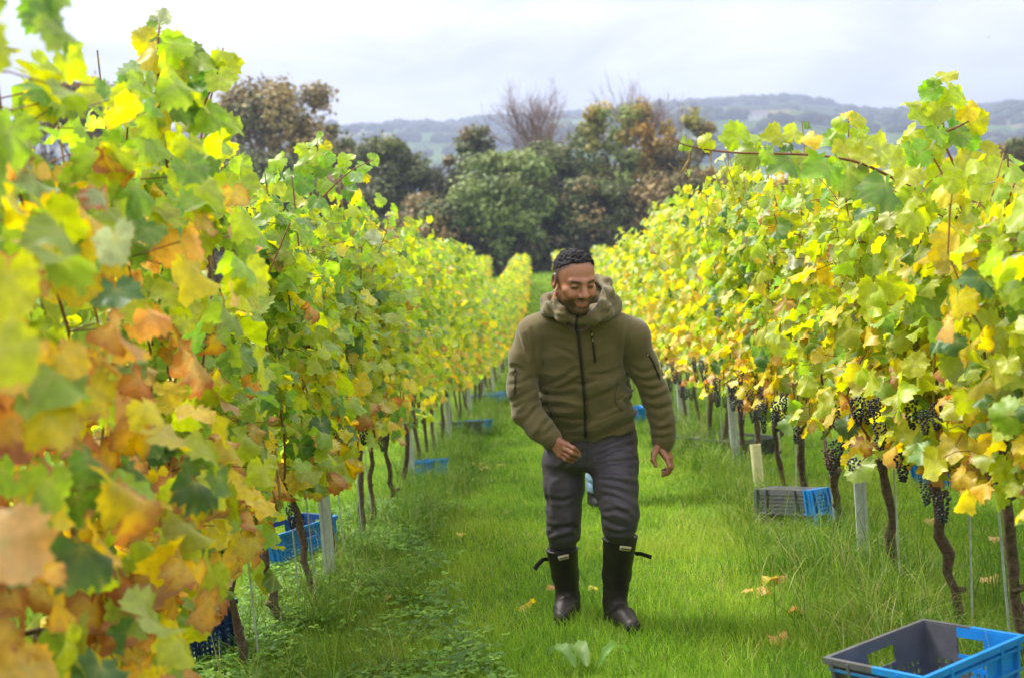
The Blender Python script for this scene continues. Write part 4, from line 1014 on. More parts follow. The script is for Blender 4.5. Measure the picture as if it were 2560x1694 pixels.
# broad dock leaves at the bottom of the lane
def dock():
    g = gpt(1440, 1668); e = empty('dock_plant', g); tag(e, 'dock plant with broad leaves flat in the grass below the man', 'weed')
    for k, (px, py, px2, py2, w, col) in enumerate([(1440, 1692, 1370, 1674, .030, (0.13, 0.24, 0.05)), (1470, 1690, 1425, 1662, .034, (0.15, 0.25, 0.06)), (1500, 1690, 1580, 1668, .028, (0.13, 0.26, 0.03))]):
        a, b_ = gpt(px, py) + Vector((0, 0, .03)), gpt(px2, py2) + Vector((0, 0, .05)); d = b_ - a; s = Vector((0, 0, 1)).cross(d).normalized()
        v, f = [], []
        for i in range(9):
            t = i / 8; ww = w * (math.sin(math.pi * min(1, t * .93 + .07)) ** .7); c = a + d * t + Vector((0, 0, .05 * math.sin(math.pi * t)))
            for j in range(5): q = (j - 2) / 2; v.append(c + s * (q * ww) + Vector((0, 0, .02 * abs(q) + .006 * math.sin(i * 2.3 + j))))
        for i in range(8):
            for j in range(4): f.append((i * 5 + j, i * 5 + j + 1, i * 5 + 6 + j, i * 5 + 5 + j))
        me = mesh_py('leaf', v, f, True); add_col(me, 'col', np.tile(np.array([col]), (len(v), 1))); link('leaf', me, e, M_BLADE)
dock()

# ================================================================== CRATES
M_GREY = mat('grey plastic', (0.085, 0.085, 0.10), 0.36, 0.4, noise=0.2, nscale=14, bump=.1, bscale=90)
M_BLUE = mat('blue plastic', (0.012, 0.19, 0.56), 0.36, 0.4, noise=0.15, nscale=14, bump=.1, bscale=90)
M_DBLUE = mat('dark blue plastic', (0.012, 0.06, 0.22), 0.42, 0.4, noise=0.2, nscale=14)
M_NAVY = mat('navy plastic', (0.010, 0.03, 0.11), 0.42, 0.4, noise=0.2, nscale=14)
def plate(mb, p00, p10, p01, p11, us, vs, hole, th):
    """wall panel with real holes; us, vs are cut positions 0..1, hole(i, j) tells which cells are open"""
    p00, p10, p01, p11 = map(Vector, (p00, p10, p01, p11)); nrm = (p10 - p00).cross(p01 - p00).normalized() * th
    nu, nv_ = len(us), len(vs)
    pt = lambda i, j: (p00 * (1 - us[i]) + p10 * us[i]) * (1 - vs[j]) + (p01 * (1 - us[i]) + p11 * us[i]) * vs[j]
    v = [pt(i, j) for j in range(nv_) for i in range(nu)]; v += [q + nrm for q in v]; o = nu * nv_; id_ = lambda i, j: j * nu + i
    keep = lambda i, j: 0 <= i < nu - 1 and 0 <= j < nv_ - 1 and not hole(i, j)
    f = []
    for j in range(nv_ - 1):
        for i in range(nu - 1):
            if not keep(i, j): continue
            a, b_, c, d = id_(i, j), id_(i + 1, j), id_(i + 1, j + 1), id_(i, j + 1)
            f += [(a, d, c, b_), (a + o, b_ + o, c + o, d + o)]
            for (e1, e2, ni, nj) in ((a, b_, i, j - 1), (b_, c, i + 1, j), (c, d, i, j + 1), (d, a, i - 1, j)):
                if not keep(ni, nj): f.append((e1, e2, e2 + o, e1 + o))
    mb.add(v, f)
def crate(label, A, B, width, H, mats, upturned=False, holes=True, group='plastic picking crates', name='picking_crate', zdir=None, split_len=False, split_at=0.0):
    """A, B: ends of the near rim edge (world); the crate extends away from the viewer"""
    A, B = Vector(A), Vector(B); X = (B - A); L = X.length; X.normalize()
    Z = zdir or Vector((0, SLOPE, 1)).normalized(); Yd = Z.cross(X).normalized(); Z = X.cross(Yd).normalized()
    top = A + X * (L / 2) + Yd * (width / 2)
    org = top - Z * H
    Mt = Matrix(((X.x, Yd.x, Z.x, org.x), (X.y, Yd.y, Z.y, org.y), (X.z, Yd.z, Z.z, org.z), (0, 0, 0, 1)))
    if upturned: Mt = Mt @ Matrix.Translation((0, 0, H)) @ Matrix.Rotation(math.pi, 4, 'X')
    e = empty(name, org); tag(e, label, 'crate', group)
    hl, hw, t, k = L / 2, width / 2, .005, .9
    T = lambda x, y, z: Mt @ Vector((x, y, z))
    def fin(mb, nm):
        me = mesh_py(nm, mb.v, mb.f); me.materials.append(mats[0]); me.materials.append(mats[1])
        Mi = Mt.inverted()
        for p in me.polygons:
            c = Mi @ p.center; p.material_index = 1 if (c.x > split_at if split_len else c.y < 0) else 0
        return link(nm, me, e)
    def cuts(n_, lo, hi, frac):
        """evenly spaced holes between lo and hi; returns cut positions and the set of open intervals"""
        us = [0.0]; op = set()
        s = (hi - lo) / n_
        for i in range(n_):
            us += [lo + i * s + s * (1 - frac) / 2, lo + i * s + s * (1 + frac) / 2]; op.add(len(us) - 2)
        us.append(1.0); return us, op
    def side(b0, b1, t0, t1, ln):
        mb = MB()
        if holes:
            us, ou = cuts(max(6, int(ln / .028)), .10, .90, .5); vs, ov = cuts(5, .12, .62, .5)
            # grip opening
            us2 = sorted(set(us + [.5])); 
            plate(mb, b0, b1, b0.lerp(t0, .64), b1.lerp(t1, .64), us, [v / .64 if v < 1 else 1.0 for v in vs], lambda i, j: i in ou and j in ov, t)
            plate(mb, b0.lerp(t0, .64), b1.lerp(t1, .64), t0, t1, [0, .36, .64, 1], [0, .12, .68, 1], lambda i, j: i == 1 and j == 1, t)
        else: plate(mb, b0, b1, t0, t1, [0, .36, .5, .64, 1], [0, .6, .85, 1], lambda i, j: i in (1, 2) and j == 1, t)
        return fin(mb, 'side_panel')
    bx, by = hl * k, hw * k
    cb = [T(-bx, -by, 0), T(bx, -by, 0), T(bx, by, 0), T(-bx, by, 0)]; ct = [T(-hl, -hw, H), T(hl, -hw, H), T(hl, hw, H), T(-hl, hw, H)]
    for i in range(4):
        j = (i + 1) % 4; s = side(cb[j], cb[i], ct[j], ct[i], (ct[i] - ct[j]).length)
        # ribs on the outside of each wall
        rb = MB(); n_ = (cb[j] - cb[i]).cross(ct[i] - cb[i]).normalized()
        for u in (.06, .24, .76, .94):
            a, b_ = cb[i].lerp(cb[j], u), ct[i].lerp(ct[j], u); d = (cb[j] - cb[i]).normalized() * .005
            q = [a - d, a + d, b_ + d, b_ - d]; rb.add([p for p in q] + [p + n_ * .014 for p in q], [(0, 1, 2, 3), (7, 6, 5, 4), (0, 4, 5, 1), (1, 5, 6, 2), (2, 6, 7, 3), (3, 7, 4, 0)])
        if holes:
            for w in (.66, .9):
                a, b_ = cb[i].lerp(ct[i], w), cb[j].lerp(ct[j], w); d = (ct[i] - cb[i]).normalized() * .004
                for (u0, u1) in ((.02, .34), (.66, .98)) if w < .8 else ((.02, .98),):
                    q = [a.lerp(b_, u0) - d, a.lerp(b_, u1) - d, a.lerp(b_, u1) + d, a.lerp(b_, u0) + d]; rb.add([p for p in q] + [p + n_ * .013 for p in q], [(0, 1, 2, 3), (7, 6, 5, 4), (0, 4, 5, 1), (1, 5, 6, 2), (2, 6, 7, 3), (3, 7, 4, 0)])
        o = fin(rb, 'rib'); 
    mb = MB()
    us, ou = cuts(12, .06, .94, .5); vs, ov = cuts(8, .06, .94, .5)
    plate(mb, cb[0], cb[1], cb[3], cb[2], us, vs, lambda i, j: holes and i in ou and j in ov, .006); fin(mb, 'base_panel')
    mb = MB(); r_ = .011
    for (x0, x1, y0, y1) in ((-hl - r_, hl + r_, -hw - r_, -hw + .003), (-hl - r_, hl + r_, hw - .003, hw + r_), (-hl - r_, -hl + .003, -hw + .003, hw - .003), (hl - .003, hl + r_, -hw + .003, hw - .003)):
        n_ = 8
        for q in range(n_):
            u0, u1 = q / n_, (q + 1) / n_
            if x1 - x0 > y1 - y0: a0, a1, b0, b1 = x0 + (x1 - x0) * u0, x0 + (x1 - x0) * u1, y0, y1
            else: a0, a1, b0, b1 = x0, x1, y0 + (y1 - y0) * u0, y0 + (y1 - y0) * u1
            mb.box(((a0 + a1) / 2, (b0 + b1) / 2, H - .004), (a1 - a0, b1 - b0, .018), Mt)
    fin(mb, 'rim')
    return e
def crates():
    # open crate in the right foreground: its near long rim runs N-R, the far one L-B
    Lp, Bp, Rp = gpt(2072, 1660, .25), gpt(2312, 1566, .25), gpt(2530, 1600, .25)
    X = (Bp - Lp); wv = (Rp - Bp); wv -= X * (wv.dot(X) / X.length_squared)
    Np = Lp + wv
    crate('half grey half blue open crate in the right foreground', Np, Np + X, wv.length, .25, (M_GREY, M_BLUE))
    crate('upturned grey and blue crate beside the cream tube', gpt(1877, 1222, .21), gpt(2026, 1226, .21), .16, .21, (M_GREY, M_BLUE), True, split_len=True, split_at=.2)
    crate('bright blue latticed crate seen between two trunks under the left row', gpt(693, 1338, .22), gpt(838, 1290, .22), .34, .22, (M_DBLUE, M_BLUE))
    crate('dark navy crate half hidden behind the lowest left leaves', gpt(455, 1545, .24), gpt(585, 1500, .24), .3, .24, (M_NAVY, M_NAVY))
    crate('small blue crate in the grass by the second left post', gpt(1072, 1152, .16), gpt(1119, 1145, .16), .2, .16, (M_BLUE, M_BLUE), holes=False)
    crate('grey crate with a blue end far along the left row', gpt(1190, 1052, .2), gpt(1230, 1047, .2), .5, .2, (M_GREY, M_BLUE), holes=False, split_len=True)
    crate('light blue crate farthest along the left row', gpt(1236, 985, .2), gpt(1272, 977, .2), .6, .2, (M_BLUE, M_BLUE), holes=False)
    crate('grey tray with pale rim behind the man\'s hanging hand', gpt(1684, 1088, .14), gpt(1832, 1103, .14), .42, .14, (M_GREY, M_GREY), holes=False)
    crate('blue crate in the gap under the man\'s arm', gpt(1572, 1026, .2), gpt(1610, 1018, .2), .5, .2, (M_BLUE, M_BLUE), holes=False)
    crate('blue crate in the next lane glimpsed through the right vines', gpt(2345, 1140, .22), gpt(2440, 1128, .22), .4, .22, (M_BLUE, M_BLUE), holes=False)
    # cream grow tube
    g = gpt(1899, 1222); tp = P(1888, 1110, (g - EYE).dot(FWD)); ax = tp - g
    mb = MB(); r1, r2 = .037, .034; n_ = 20; u = ax.normalized(); a = u.cross(Vector((0, 1, 0))).normalized(); b_ = u.cross(a)
    v, f = [], []
    for (q, rr) in ((g, r1), (tp, r1), (tp, r2), (g + ax * .3, r2)):
        for k in range(n_): t = 2 * math.pi * k / n_; v.append(q + a * rr * math.cos(t) + b_ * rr * math.sin(t))
    for i in range(3):
        for k in range(n_): f.append((i * n_ + k, i * n_ + (k + 1) % n_, (i + 1) * n_ + (k + 1) % n_, (i + 1) * n_ + k))
    mb.add(v, f); o = mb.build('grow_tube', mat('cream plastic', (0.66, 0.62, 0.36), .5, .3, noise=.12, nscale=30)); tag(o, 'upright cream plastic grow tube behind the upturned crate', 'tube')
crates()
# a bird high on the right
def bird():
    p = P(2471, 93, 160); mb = MB()
    v = [(-.24, 0, .1), (-.1, .07, .04), (0, .1, .0), (.1, .07, .04), (.24, 0, .1), (.1, -.06, .03), (0, -.12, 0), (-.1, -.06, .03)]
    mb.add([p + Vector(q) for q in v], [(0, 1, 7), (1, 2, 6, 7), (2, 3, 5, 6), (3, 4, 5)])
    mb.tube([p + Vector((0, .17, .01)), p + Vector((0, .08, 0)), p + Vector((0, -.06, 0)), p + Vector((0, -.2, .01))], [.012, .05, .045, .008], 6)
    o = mb.build('bird', mat('dark feathers', (.02, .02, .02), .8)); tag(o, 'tiny dark bird in the cloudy sky at upper right', 'bird')
bird()
# ================================================================== PEOPLE  (implicit surfaces, polygonised)
def surface_nets(V, o, h):
    ins = V < 0
    nx, ny, nz = V.shape
    sl = lambda a, d: a[d[0]:nx - 1 + d[0], d[1]:ny - 1 + d[1], d[2]:nz - 1 + d[2]]
    C8 = [(i, j, k) for i in (0, 1) for j in (0, 1) for k in (0, 1)]
    s = sum(sl(ins, d).astype(np.int8) for d in C8)
    ci = np.argwhere((s > 0) & (s < 8)); n_ = len(ci)
    vals = np.stack([V[ci[:, 0] + d[0], ci[:, 1] + d[1], ci[:, 2] + d[2]] for d in C8], 1)
    acc = np.zeros((n_, 3)); cnt = np.zeros(n_); CA = np.array(C8, float)
    for a in range(8):
        for b in range(a + 1, 8):
            if np.abs(CA[a] - CA[b]).sum() != 1: continue
            x = (vals[:, a] < 0) != (vals[:, b] < 0)
            t = np.where(x, vals[:, a] / np.where(x, vals[:, a] - vals[:, b], 1), 0)
            acc += np.where(x[:, None], CA[a] + t[:, None] * (CA[b] - CA[a]), 0); cnt += x
    pts = (ci + acc / cnt[:, None]) * h + np.array(o)
    idx = np.full((nx - 1, ny - 1, nz - 1), -1, np.int64); idx[ci[:, 0], ci[:, 1], ci[:, 2]] = np.arange(n_)
    Q = []
    for ax in range(3):
        u, w = (ax + 1) % 3, (ax + 2) % 3
        a = np.moveaxis(ins, (ax, u, w), (0, 1, 2)); ii = np.moveaxis(idx, (ax, u, w), (0, 1, 2))
        e = np.argwhere(a[:-1, 1:-1, 1:-1] != a[1:, 1:-1, 1:-1]); e[:, 1:] += 1
        q = np.stack([ii[e[:, 0], e[:, 1] - 1, e[:, 2] - 1], ii[e[:, 0], e[:, 1], e[:, 2] - 1], ii[e[:, 0], e[:, 1], e[:, 2]], ii[e[:, 0], e[:, 1] - 1, e[:, 2]]], 1)
        fl = ~a[e[:, 0], e[:, 1], e[:, 2]]; q[fl] = q[fl][:, ::-1]; Q.append(q)
    Q = np.concatenate(Q); Q = Q[(Q >= 0).all(1)]
    return pts, Q
def polygonise(fn, lo, hi, h):
    lo, hi = np.array(lo, float), np.array(hi, float); n_ = np.ceil((hi - lo) / h).astype(int) + 1
    B = 4; nb = (n_ + B - 1) // B                               # look for the surface in coarse blocks first, then only there in detail
    cg = np.stack(np.meshgrid(*[lo[k] + h * B * np.arange(nb[k] + 1) for k in range(3)], indexing='ij'), -1).astype(np.float32)
    Vc = fn(cg)
    c8 = np.stack([Vc[i:i + nb[0], j:j + nb[1], k:k + nb[2]] for i in (0, 1) for j in (0, 1) for k in (0, 1)], -1)
    act = (np.abs(c8).min(-1) < 8 * h + .012) | ((c8 < 0).any(-1) & (c8 > 0).any(-1))
    V = np.where(c8[..., 0] < 0, -1.0, 1.0).astype(np.float32)
    V = np.repeat(np.repeat(np.repeat(V, B, 0), B, 1), B, 2)
    off = np.stack(np.meshgrid(*[np.arange(B)] * 3, indexing='ij'), -1).reshape(-1, 3)
    ids = (np.argwhere(act)[:, None, :] * B + off[None]).reshape(-1, 3)
    V[ids[:, 0], ids[:, 1], ids[:, 2]] = fn((lo + h * ids).astype(np.float32))
    return surface_nets(V, lo, h)
def smin(a, b, k):
    h_ = np.clip(0.5 + 0.5 * (b - a) / k, 0, 1); return b * (1 - h_) + a * h_ - k * h_ * (1 - h_)
def smax(a, b, k): return -smin(-a, -b, k)
def cone(p, a, b, r1, r2):
    a = np.array(a, np.float32); b = np.array(b, np.float32); ab = b - a; t = np.clip(((p - a) @ ab) / max(float(ab @ ab), 1e-9), 0, 1)
    return np.linalg.norm(p - a - t[..., None] * ab, axis=-1) - (r1 + (r2 - r1) * t), t
def ell(p, c, r, Rm=None):
    q = p - np.array(c, np.float32)
    if Rm is not None: q = q @ np.array(Rm, np.float32)
    r = np.array(r, np.float32); k0 = np.linalg.norm(q / r, axis=-1); k1 = np.linalg.norm(q / (r * r), axis=-1)
    return k0 * (k0 - 1) / np.maximum(k1, 1e-6)
def chain(p, pts, rad, k=0.02):
    """round-cone chain; returns distance and running length along it"""
    d, s = None, None; L = 0.0
    for i in range(len(pts) - 1):
        e, t = cone(p, pts[i], pts[i + 1], rad[i], rad[i + 1]); ln = float(np.linalg.norm(np.array(pts[i + 1]) - np.array(pts[i])))
        si = L + t * ln
        if d is None: d, s = e, si
        else: s = np.where(e < d, si, s); d = smin(d, e, k)
        L += ln
    return d, s
def stations(p, st):
    """body of stacked ellipses: (z, cx, cy, rx, ry)"""
    z = np.array([q[0] for q in st]); o = np.argsort(z); z = z[o]; A = np.array(st)[o]
    zz = p[..., 2]; cx, cy, rx, ry = (np.interp(zz, z, A[:, k]).astype(np.float32) for k in (1, 2, 3, 4))
    q = np.sqrt(((p[..., 0] - cx) / rx) ** 2 + ((p[..., 1] - cy) / ry) ** 2)
    d = (q - 1) * np.minimum(rx, ry) * 0.95
    d = np.maximum(d, np.maximum(zz - z[-1], z[0] - zz))
    return d
def vl(px, py, d): return np.array(P(px, py, d), float)
def bbox(pts, r): 
    a = np.array(pts); return a.min(0) - r, a.max(0) + r
def build_sdf(name, fn, lo, hi, h, mt, parent, colf=None, smooth_it=0):
    v, q = polygonise(fn, lo, hi, h)
    me = mesh_np(name, v, q)
    if colf is not None: add_col(me, 'col', colf(v))
    return link(name, me, parent, mt)
def press_folds(o, strokes, dep, wid):
    """push fold lines into a garment: each stroke is a polyline given where the photograph shows it; only the side facing the viewer"""
    me = o.data; n_ = len(me.vertices); co = np.empty(n_ * 3, np.float32); me.vertices.foreach_get('co', co); co = co.reshape(-1, 3).astype(float)
    nr = np.empty(n_ * 3, np.float32); me.vertices.foreach_get('normal', nr); nr = nr.reshape(-1, 3)
    fc = np.clip(-(nr @ np.array(FWD)) * 2.0, 0, 1)
    px, py, _ = proj(co); tot = np.zeros(n_)
    for k, st in enumerate(strokes):
        pl = np.array([tuple(q)[:2] for q in spline([(a, b, 0) for a, b in st], 6)])
        m_ = (px > pl[:, 0].min() - 40) & (px < pl[:, 0].max() + 40) & (py > pl[:, 1].min() - 40) & (py < pl[:, 1].max() + 40)
        i = np.where(m_)[0]
        if not len(i): continue
        q = np.stack([px[i], py[i]], -1); dd = np.linalg.norm(q[:, None] - pl[None], axis=2); j = dd.argmin(1); d = dd.min(1)
        t = j / (len(pl) - 1); taper = np.sin(np.pi * np.clip(.12 + .76 * t, 0, 1)); s = dep * (0.75 + 0.5 * ((k * 7) % 5) / 4)
        tot[i] += s * taper * (-np.exp(-(d / wid) ** 2) + .62 * np.exp(-((d - 2.4 * wid) / (1.3 * wid)) ** 2))
    co += nr * (np.clip(tot, -2.2 * dep, 1.6 * dep) * fc)[:, None]
    ed = np.empty(len(me.edges) * 2, np.int32); me.edges.foreach_get('vertices', ed); ed = ed.reshape(-1, 2)
    for _ in range(2):                          # relax the voxel steps
        acc = np.zeros_like(co); cnt = np.zeros(n_)
        np.add.at(acc, ed[:, 0], co[ed[:, 1]]); np.add.at(acc, ed[:, 1], co[ed[:, 0]]); np.add.at(cnt, ed.ravel(), 1)
        co = .45 * co + .55 * acc / np.maximum(cnt, 1)[:, None]
    me.vertices.foreach_set('co', co.astype(np.float32).ravel()); me.update()
def zs(lst, ox, oy, sc): return [[(ox + a / sc, oy + b / sc) for a, b in st] for st in lst]
def crease(s, lam, n1): 
    """folds across a limb: soft rounded ridges with tight valleys"""
    w = np.abs(np.sin(np.pi * s / lam + n1)); return w ** 0.6
def ridge_n(q):
    """irregular folds, 0..1 with sharp crests"""
    return 1 - np.abs(2 * vnoise(q) - 1)
def st3(p, s, fx, fs): return np.stack([p[..., 0] * fx, p[..., 1] * fx, s * fs], -1)
M_SKIN = bpy.data.materials.new('skin'); M_SKIN.use_nodes = True
_n, _l = M_SKIN.node_tree.nodes, M_SKIN.node_tree.links; _b = _n['Principled BSDF']
_a = _n.new('ShaderNodeAttribute'); _a.attribute_name = 'col'; _l.new(_a.outputs['Color'], _b.inputs['Base Color'])
_b.inputs['Roughness'].default_value = .42; _b.inputs['Specular IOR Level'].default_value = .5; _b.inputs['Subsurface Weight'].default_value = .12; _b.inputs['Subsurface Radius'].default_value = (.01, .004, .002); _b.inputs['Subsurface Scale'].default_value = .5
M_FLEECE = mat('olive fleece', (0.125, 0.098, 0.045), .95, .15, noise=.12, nscale=300, bump=.25, bscale=420, sheen=.25)
M_FLEECE2 = mat('olive fleece edge', (0.098, 0.077, 0.036), .95, .15, noise=.12, nscale=300, bump=.25, bscale=420, sheen=.25)
M_ZIP = mat('dark zip', (0.022, 0.02, 0.018), .6, .3)
M_STEEL = mat('zip pull', (0.55, 0.55, 0.55), .3, .5, metal=.9)
M_TROUSER = mat('slate nylon', (0.056, 0.047, 0.066), .5, .35, noise=.08, nscale=60, bump=.12, bscale=600)
M_BOOT = mat('dark rubber', (0.022, 0.017, 0.018), .5, .35, noise=.3, nscale=18)
M_STRAP = mat('black webbing', (0.008, 0.008, 0.009), .7, .3)
M_PATCH = mat('cream label', (0.62, 0.55, 0.40), .6, .3); M_INK = mat('brown print', (0.16, 0.10, 0.06), .7, .2)
M_HAIR = mat('black curly hair', (0.014, 0.011, 0.014), .8, .2, noise=.4, nscale=120)

def man():
    base = gpt(1490, 1555); e = empty('person', base); tag(e, 'smiling man in olive fleece jacket and tall dark boots walking up the lane', 'person')
    # ---------------------------------------------------------------- head
    HC = vl(1436, 700, 4.98)                                    # middle of the head
    face = (-FWD + RT * 0.42 - UP * 0.42).normalized()          # looks down and to the right of the picture
    upv = (UP + RT * 0.05 - FWD * 0.35); upv = (upv - face * upv.dot(face)).normalized(); sx = face.cross(upv).normalized() * -1
    sx = upv.cross(face) * -1                                   # local +x: towards the right of the picture
    if sx.dot(RT) < 0: sx = -sx
    RH = np.array([[*sx], [*face], [*upv]], np.float32).T       # columns: x, y (face), z (up)
    toL = lambda p: ((p - HC.astype(np.float32)) @ RH) / np.array([1.05, .97, .97], np.float32)
    m2 = lambda q: np.abs(q[..., 0])
    def mir(q): return np.stack([np.abs(q[..., 0]), q[..., 1], q[..., 2]], -1)
    def head(p):
        q = toL(p); r = mir(q)
        d = ell(q, (0, -.014, .036), (.0745, .094, .079))
        d = smin(d, ell(q, (0, .03, -.028), (.061, .064, .084)), .03)
        d = smin(d, cone(r, (.050, -.002, -.052), (.014, .072, -.100), .021, .020)[0], .022)
        d = smin(d, ell(q, (0, .080, -.100), (.021, .018, .019)), .018)
        d = smin(d, cone(r, (0, .086, .020), (.040, .070, .020), .012, .010)[0], .014)
        d = smin(d, ell(r, (.046, .056, -.020), (.019, .022, .016)), .016)
        d = smin(d, ell(r, (.036, .075, -.036), (.019, .016, .016)), .014)       # smiling cheeks
        d = smax(d, -ell(r, (.030, .104, .003), (.019, .017, .0115)), .010)       # eye sockets
        d = smin(d, ell(r, (.030, .0775, .001), (.0150, .0125, .0105)), .004)      # lids
        d = smin(d, cone(q, (0, .090, .012), (0, .112, -.030), .0085, .0135)[0], .010)
        d = smin(d, ell(r, (.0135, .099, -.034), (.0095, .011, .0085)), .006)
        d = smax(d, -ell(r, (.0068, .106, -.0425), (.004, .005, .003)), .003)
        # fold from nose to mouth corner
        d = smax(d, -cone(r, (.022, .098, -.036), (.036, .084, -.060), .0028, .0035)[0], .008)
        # muzzle and lips
        d = smin(d, ell(q, (0, .074, -.062), (.032, .024, .026)), .014)
        d = smax(d, -cone(r, (0, .103, -.0655), (.025, .090, -.0575), .0035, .0018)[0], .004)
        d = smin(d, cone(r, (0, .0975, -.0585), (.025, .086, -.0555), .0044, .0020)[0], .004)
        d = smin(d, cone(r, (0, .0955, -.0745), (.023, .084, -.0610), .0062, .0024)[0], .004)
        # ears
        er = ell(r, (.077, -.012, -.004), (.0085, .020, .033)); er = smax(er, -ell(r, (.086, -.008, .002), (.008, .012, .020)), .005)
        d = smin(d, er, .006)
        # neck
        d = smin(d, cone(q, (0, -.035, -.05), (0, -.085, -.15), .052, .055)[0], .03)
        return d
    def head_col(v):
        q = toL(v.astype(np.float32)); r = mir(q); x, y, z = r[:, 0], q[:, 1], q[:, 2]; n_ = len(v)
        skin = np.array([0.36, 0.150, 0.088]); c = np.tile(skin, (n_, 1))
        nz = vnoise(v * 130)
        mixc = lambda m_, col: c * (1 - m_[:, None]) + np.array(col) * m_[:, None]
        ss = lambda a, b_, t: np.clip((t - a) / (b_ - a), 0, 1) ** 2 * (3 - 2 * np.clip((t - a) / (b_ - a), 0, 1))
        # warm cheeks and nose
        c = mixc(.5 * np.exp(-((x - .04) ** 2 + (z + .03) ** 2) / .0004) * (y > .03), (0.43, 0.17, 0.11)); c = mixc(.4 * np.exp(-(x ** 2 + (z + .03) ** 2) / .0003) * (y > .08), (0.46, 0.19, 0.12))
        # faded hair at temples and back
        hl = .083 + .006 * np.cos(x * 60) - 0.9 * np.clip(.05 - y, 0, .2) - .25 * np.clip(x - .045, 0, 1)
        m_ = ss(-.012, .022, z - hl + (nz - .5) * .012) * (y < .092); c = mixc(np.clip(m_, 0, 1) * .93, (0.020, 0.014, 0.013))
        fade = ss(-.045, .03, z) * ss(.035, .005, y) * (x > .05); c = mixc(fade * .75, (0.055, 0.035, 0.03))
        # beard along the jaw, moustache, goatee
        jaw = ss(-.052, -.086, z + .35 * np.clip(.03 - y, -.05, .05)) * (y > -.03)
        lip = ss(.030, .020, np.sqrt((x / 1.05) ** 2 + ((z + .066) / .62) ** 2)); jaw = jaw * (1 - lip * (z > -.084))
        side = ss(.050, .060, x) * ss(.05, .02, y) * ss(-.035, -.062, z) * (y > -.01)
        mo = ss(.0105, .0055, np.abs(z + .0485 - .10 * np.clip(x - .012, 0, 1) * -3)) * (x < .036) * (y > .07)
        cor = np.exp(-((x - .037) ** 2 + (z + .072) ** 2) / .00009)
        bd = np.clip(np.maximum.reduce([jaw * 1.0, side * .85, mo * .95, cor * .9]) * (.6 + .6 * nz), 0, .93); c = mixc(bd, (0.024, 0.016, 0.013))
        # lips and mouth
        ml = -.0655 + 11.5 * x * x
        up_ = np.exp(-((z - ml - .0065) / .0038) ** 2) * (x < .027) * (y > .08); lo_ = np.exp(-((z - ml + .0095) / .0062) ** 2) * (x < .024) * (y > .075)
        c = mixc(np.clip(up_, 0, 1) * .8, (0.36, 0.12, 0.11)); c = mixc(np.clip(lo_, 0, 1) * .85, (0.40, 0.13, 0.115))
        gap = np.exp(-((z - ml) / .0024) ** 4) * (x < .022) * (y > .075); c = mixc(np.clip(gap, 0, 1), (0.07, 0.03, 0.028))
        te = np.exp(-((z - ml - .0012) / .0016) ** 4) * (x < .015) * (y > .078); c = mixc(np.clip(te, 0, 1) * .6, (0.55, 0.48, 0.42))
        # eyes half closed in smile: dark lashes and brows
        ey = np.exp(-(((x - .030) / .0135) ** 4 + ((z - .0005 - 8 * (x - .03) ** 2 * -1) / .0042) ** 2)) * (y > .06); c = mixc(np.clip(ey * 1.25, 0, .95), (0.022, 0.014, 0.013))
        sk = np.exp(-(((x - .030) / .019) ** 4 + ((z - .002) / .0115) ** 4)) * (y > .06); c = mixc(np.clip(sk, 0, 1) * .45, (0.16, 0.07, 0.05))
        br = np.exp(-(((x - .031) / .019) ** 4 + ((z - .0205 - .10 * (x - .03)) / .0052) ** 2)) * (y > .05); c = mixc(np.clip(br * 1.2, 0, .9), (0.026, 0.017, 0.015))
        return c
    lo, hi = bbox([HC], .19); lo[2] -= .04
    hv, hq = polygonise(head, lo, hi, .0026)
    # ---------------------------------------------------------------- hands
    HR = 4.98
    def fingers(p, fs, k=.005):
        d = None
        for pts, rad in fs:
            c_, _ = chain(p, pts, rad, .003); d = c_ if d is None else smin(d, c_, k)
        return d
    w = lambda l_: [vl(*a) for a in l_]
    wr1 = w([(1384, 1090, 5.15), (1378, 1086, 5.17)])
    palm1 = w([(1390, 1099, 5.135), (1418, 1111, 5.09)]), w([(1388, 1103, 5.14), (1412, 1121, 5.095)]), w([(1386, 1108, 5.14), (1407, 1130, 5.105)]), w([(1385, 1110, 5.14), (1399, 1137, 5.115)])
    F1 = [(w([(1418, 1111, 5.09), (1434, 1119, 5.065), (1443, 1126, 5.085), (1448, 1131, 5.11)]), [.0095, .0088, .0078, .0066]),
          (w([(1412, 1121, 5.09), (1430, 1131, 5.065), (1441, 1136, 5.085), (1449, 1139, 5.11)]), [.0098, .009, .008, .0066]),
          (w([(1407, 1130, 5.10), (1423, 1141, 5.08), (1433, 1145, 5.10), (1441, 1147, 5.125)]), [.0094, .0085, .0076, .0062]),
          (w([(1400, 1137, 5.11), (1414, 1148, 5.095), (1424, 1152, 5.11), (1432, 1155, 5.125)]), [.0085, .0075, .0066, .0056]),
          (w([(1396, 1100, 5.15), (1416, 1108, 5.165), (1432, 1120, 5.165), (1440, 1128, 5.155)]), [.014, .0105, .009, .0075])]
    def hand1(p):
        d = None
        for a in palm1:
            c_ = cone(p, a[0], a[1], .0165, .0125)[0]; d = c_ if d is None else smin(d, c_, .012)
        d = smin(d, fingers(p, F1), .006)
        return smin(d, cone(p, vl(1374, 1086, 5.18), vl(1392, 1102, 5.14), .026, .022)[0], .016)
    palm2 = w([(1648, 1116, 5.27), (1667, 1146, 5.235)]), w([(1652, 1116, 5.28), (1673, 1146, 5.26)]), w([(1656, 1116, 5.29), (1676, 1145, 5.285)]), w([(1658, 1116, 5.30), (1676, 1143, 5.31)])
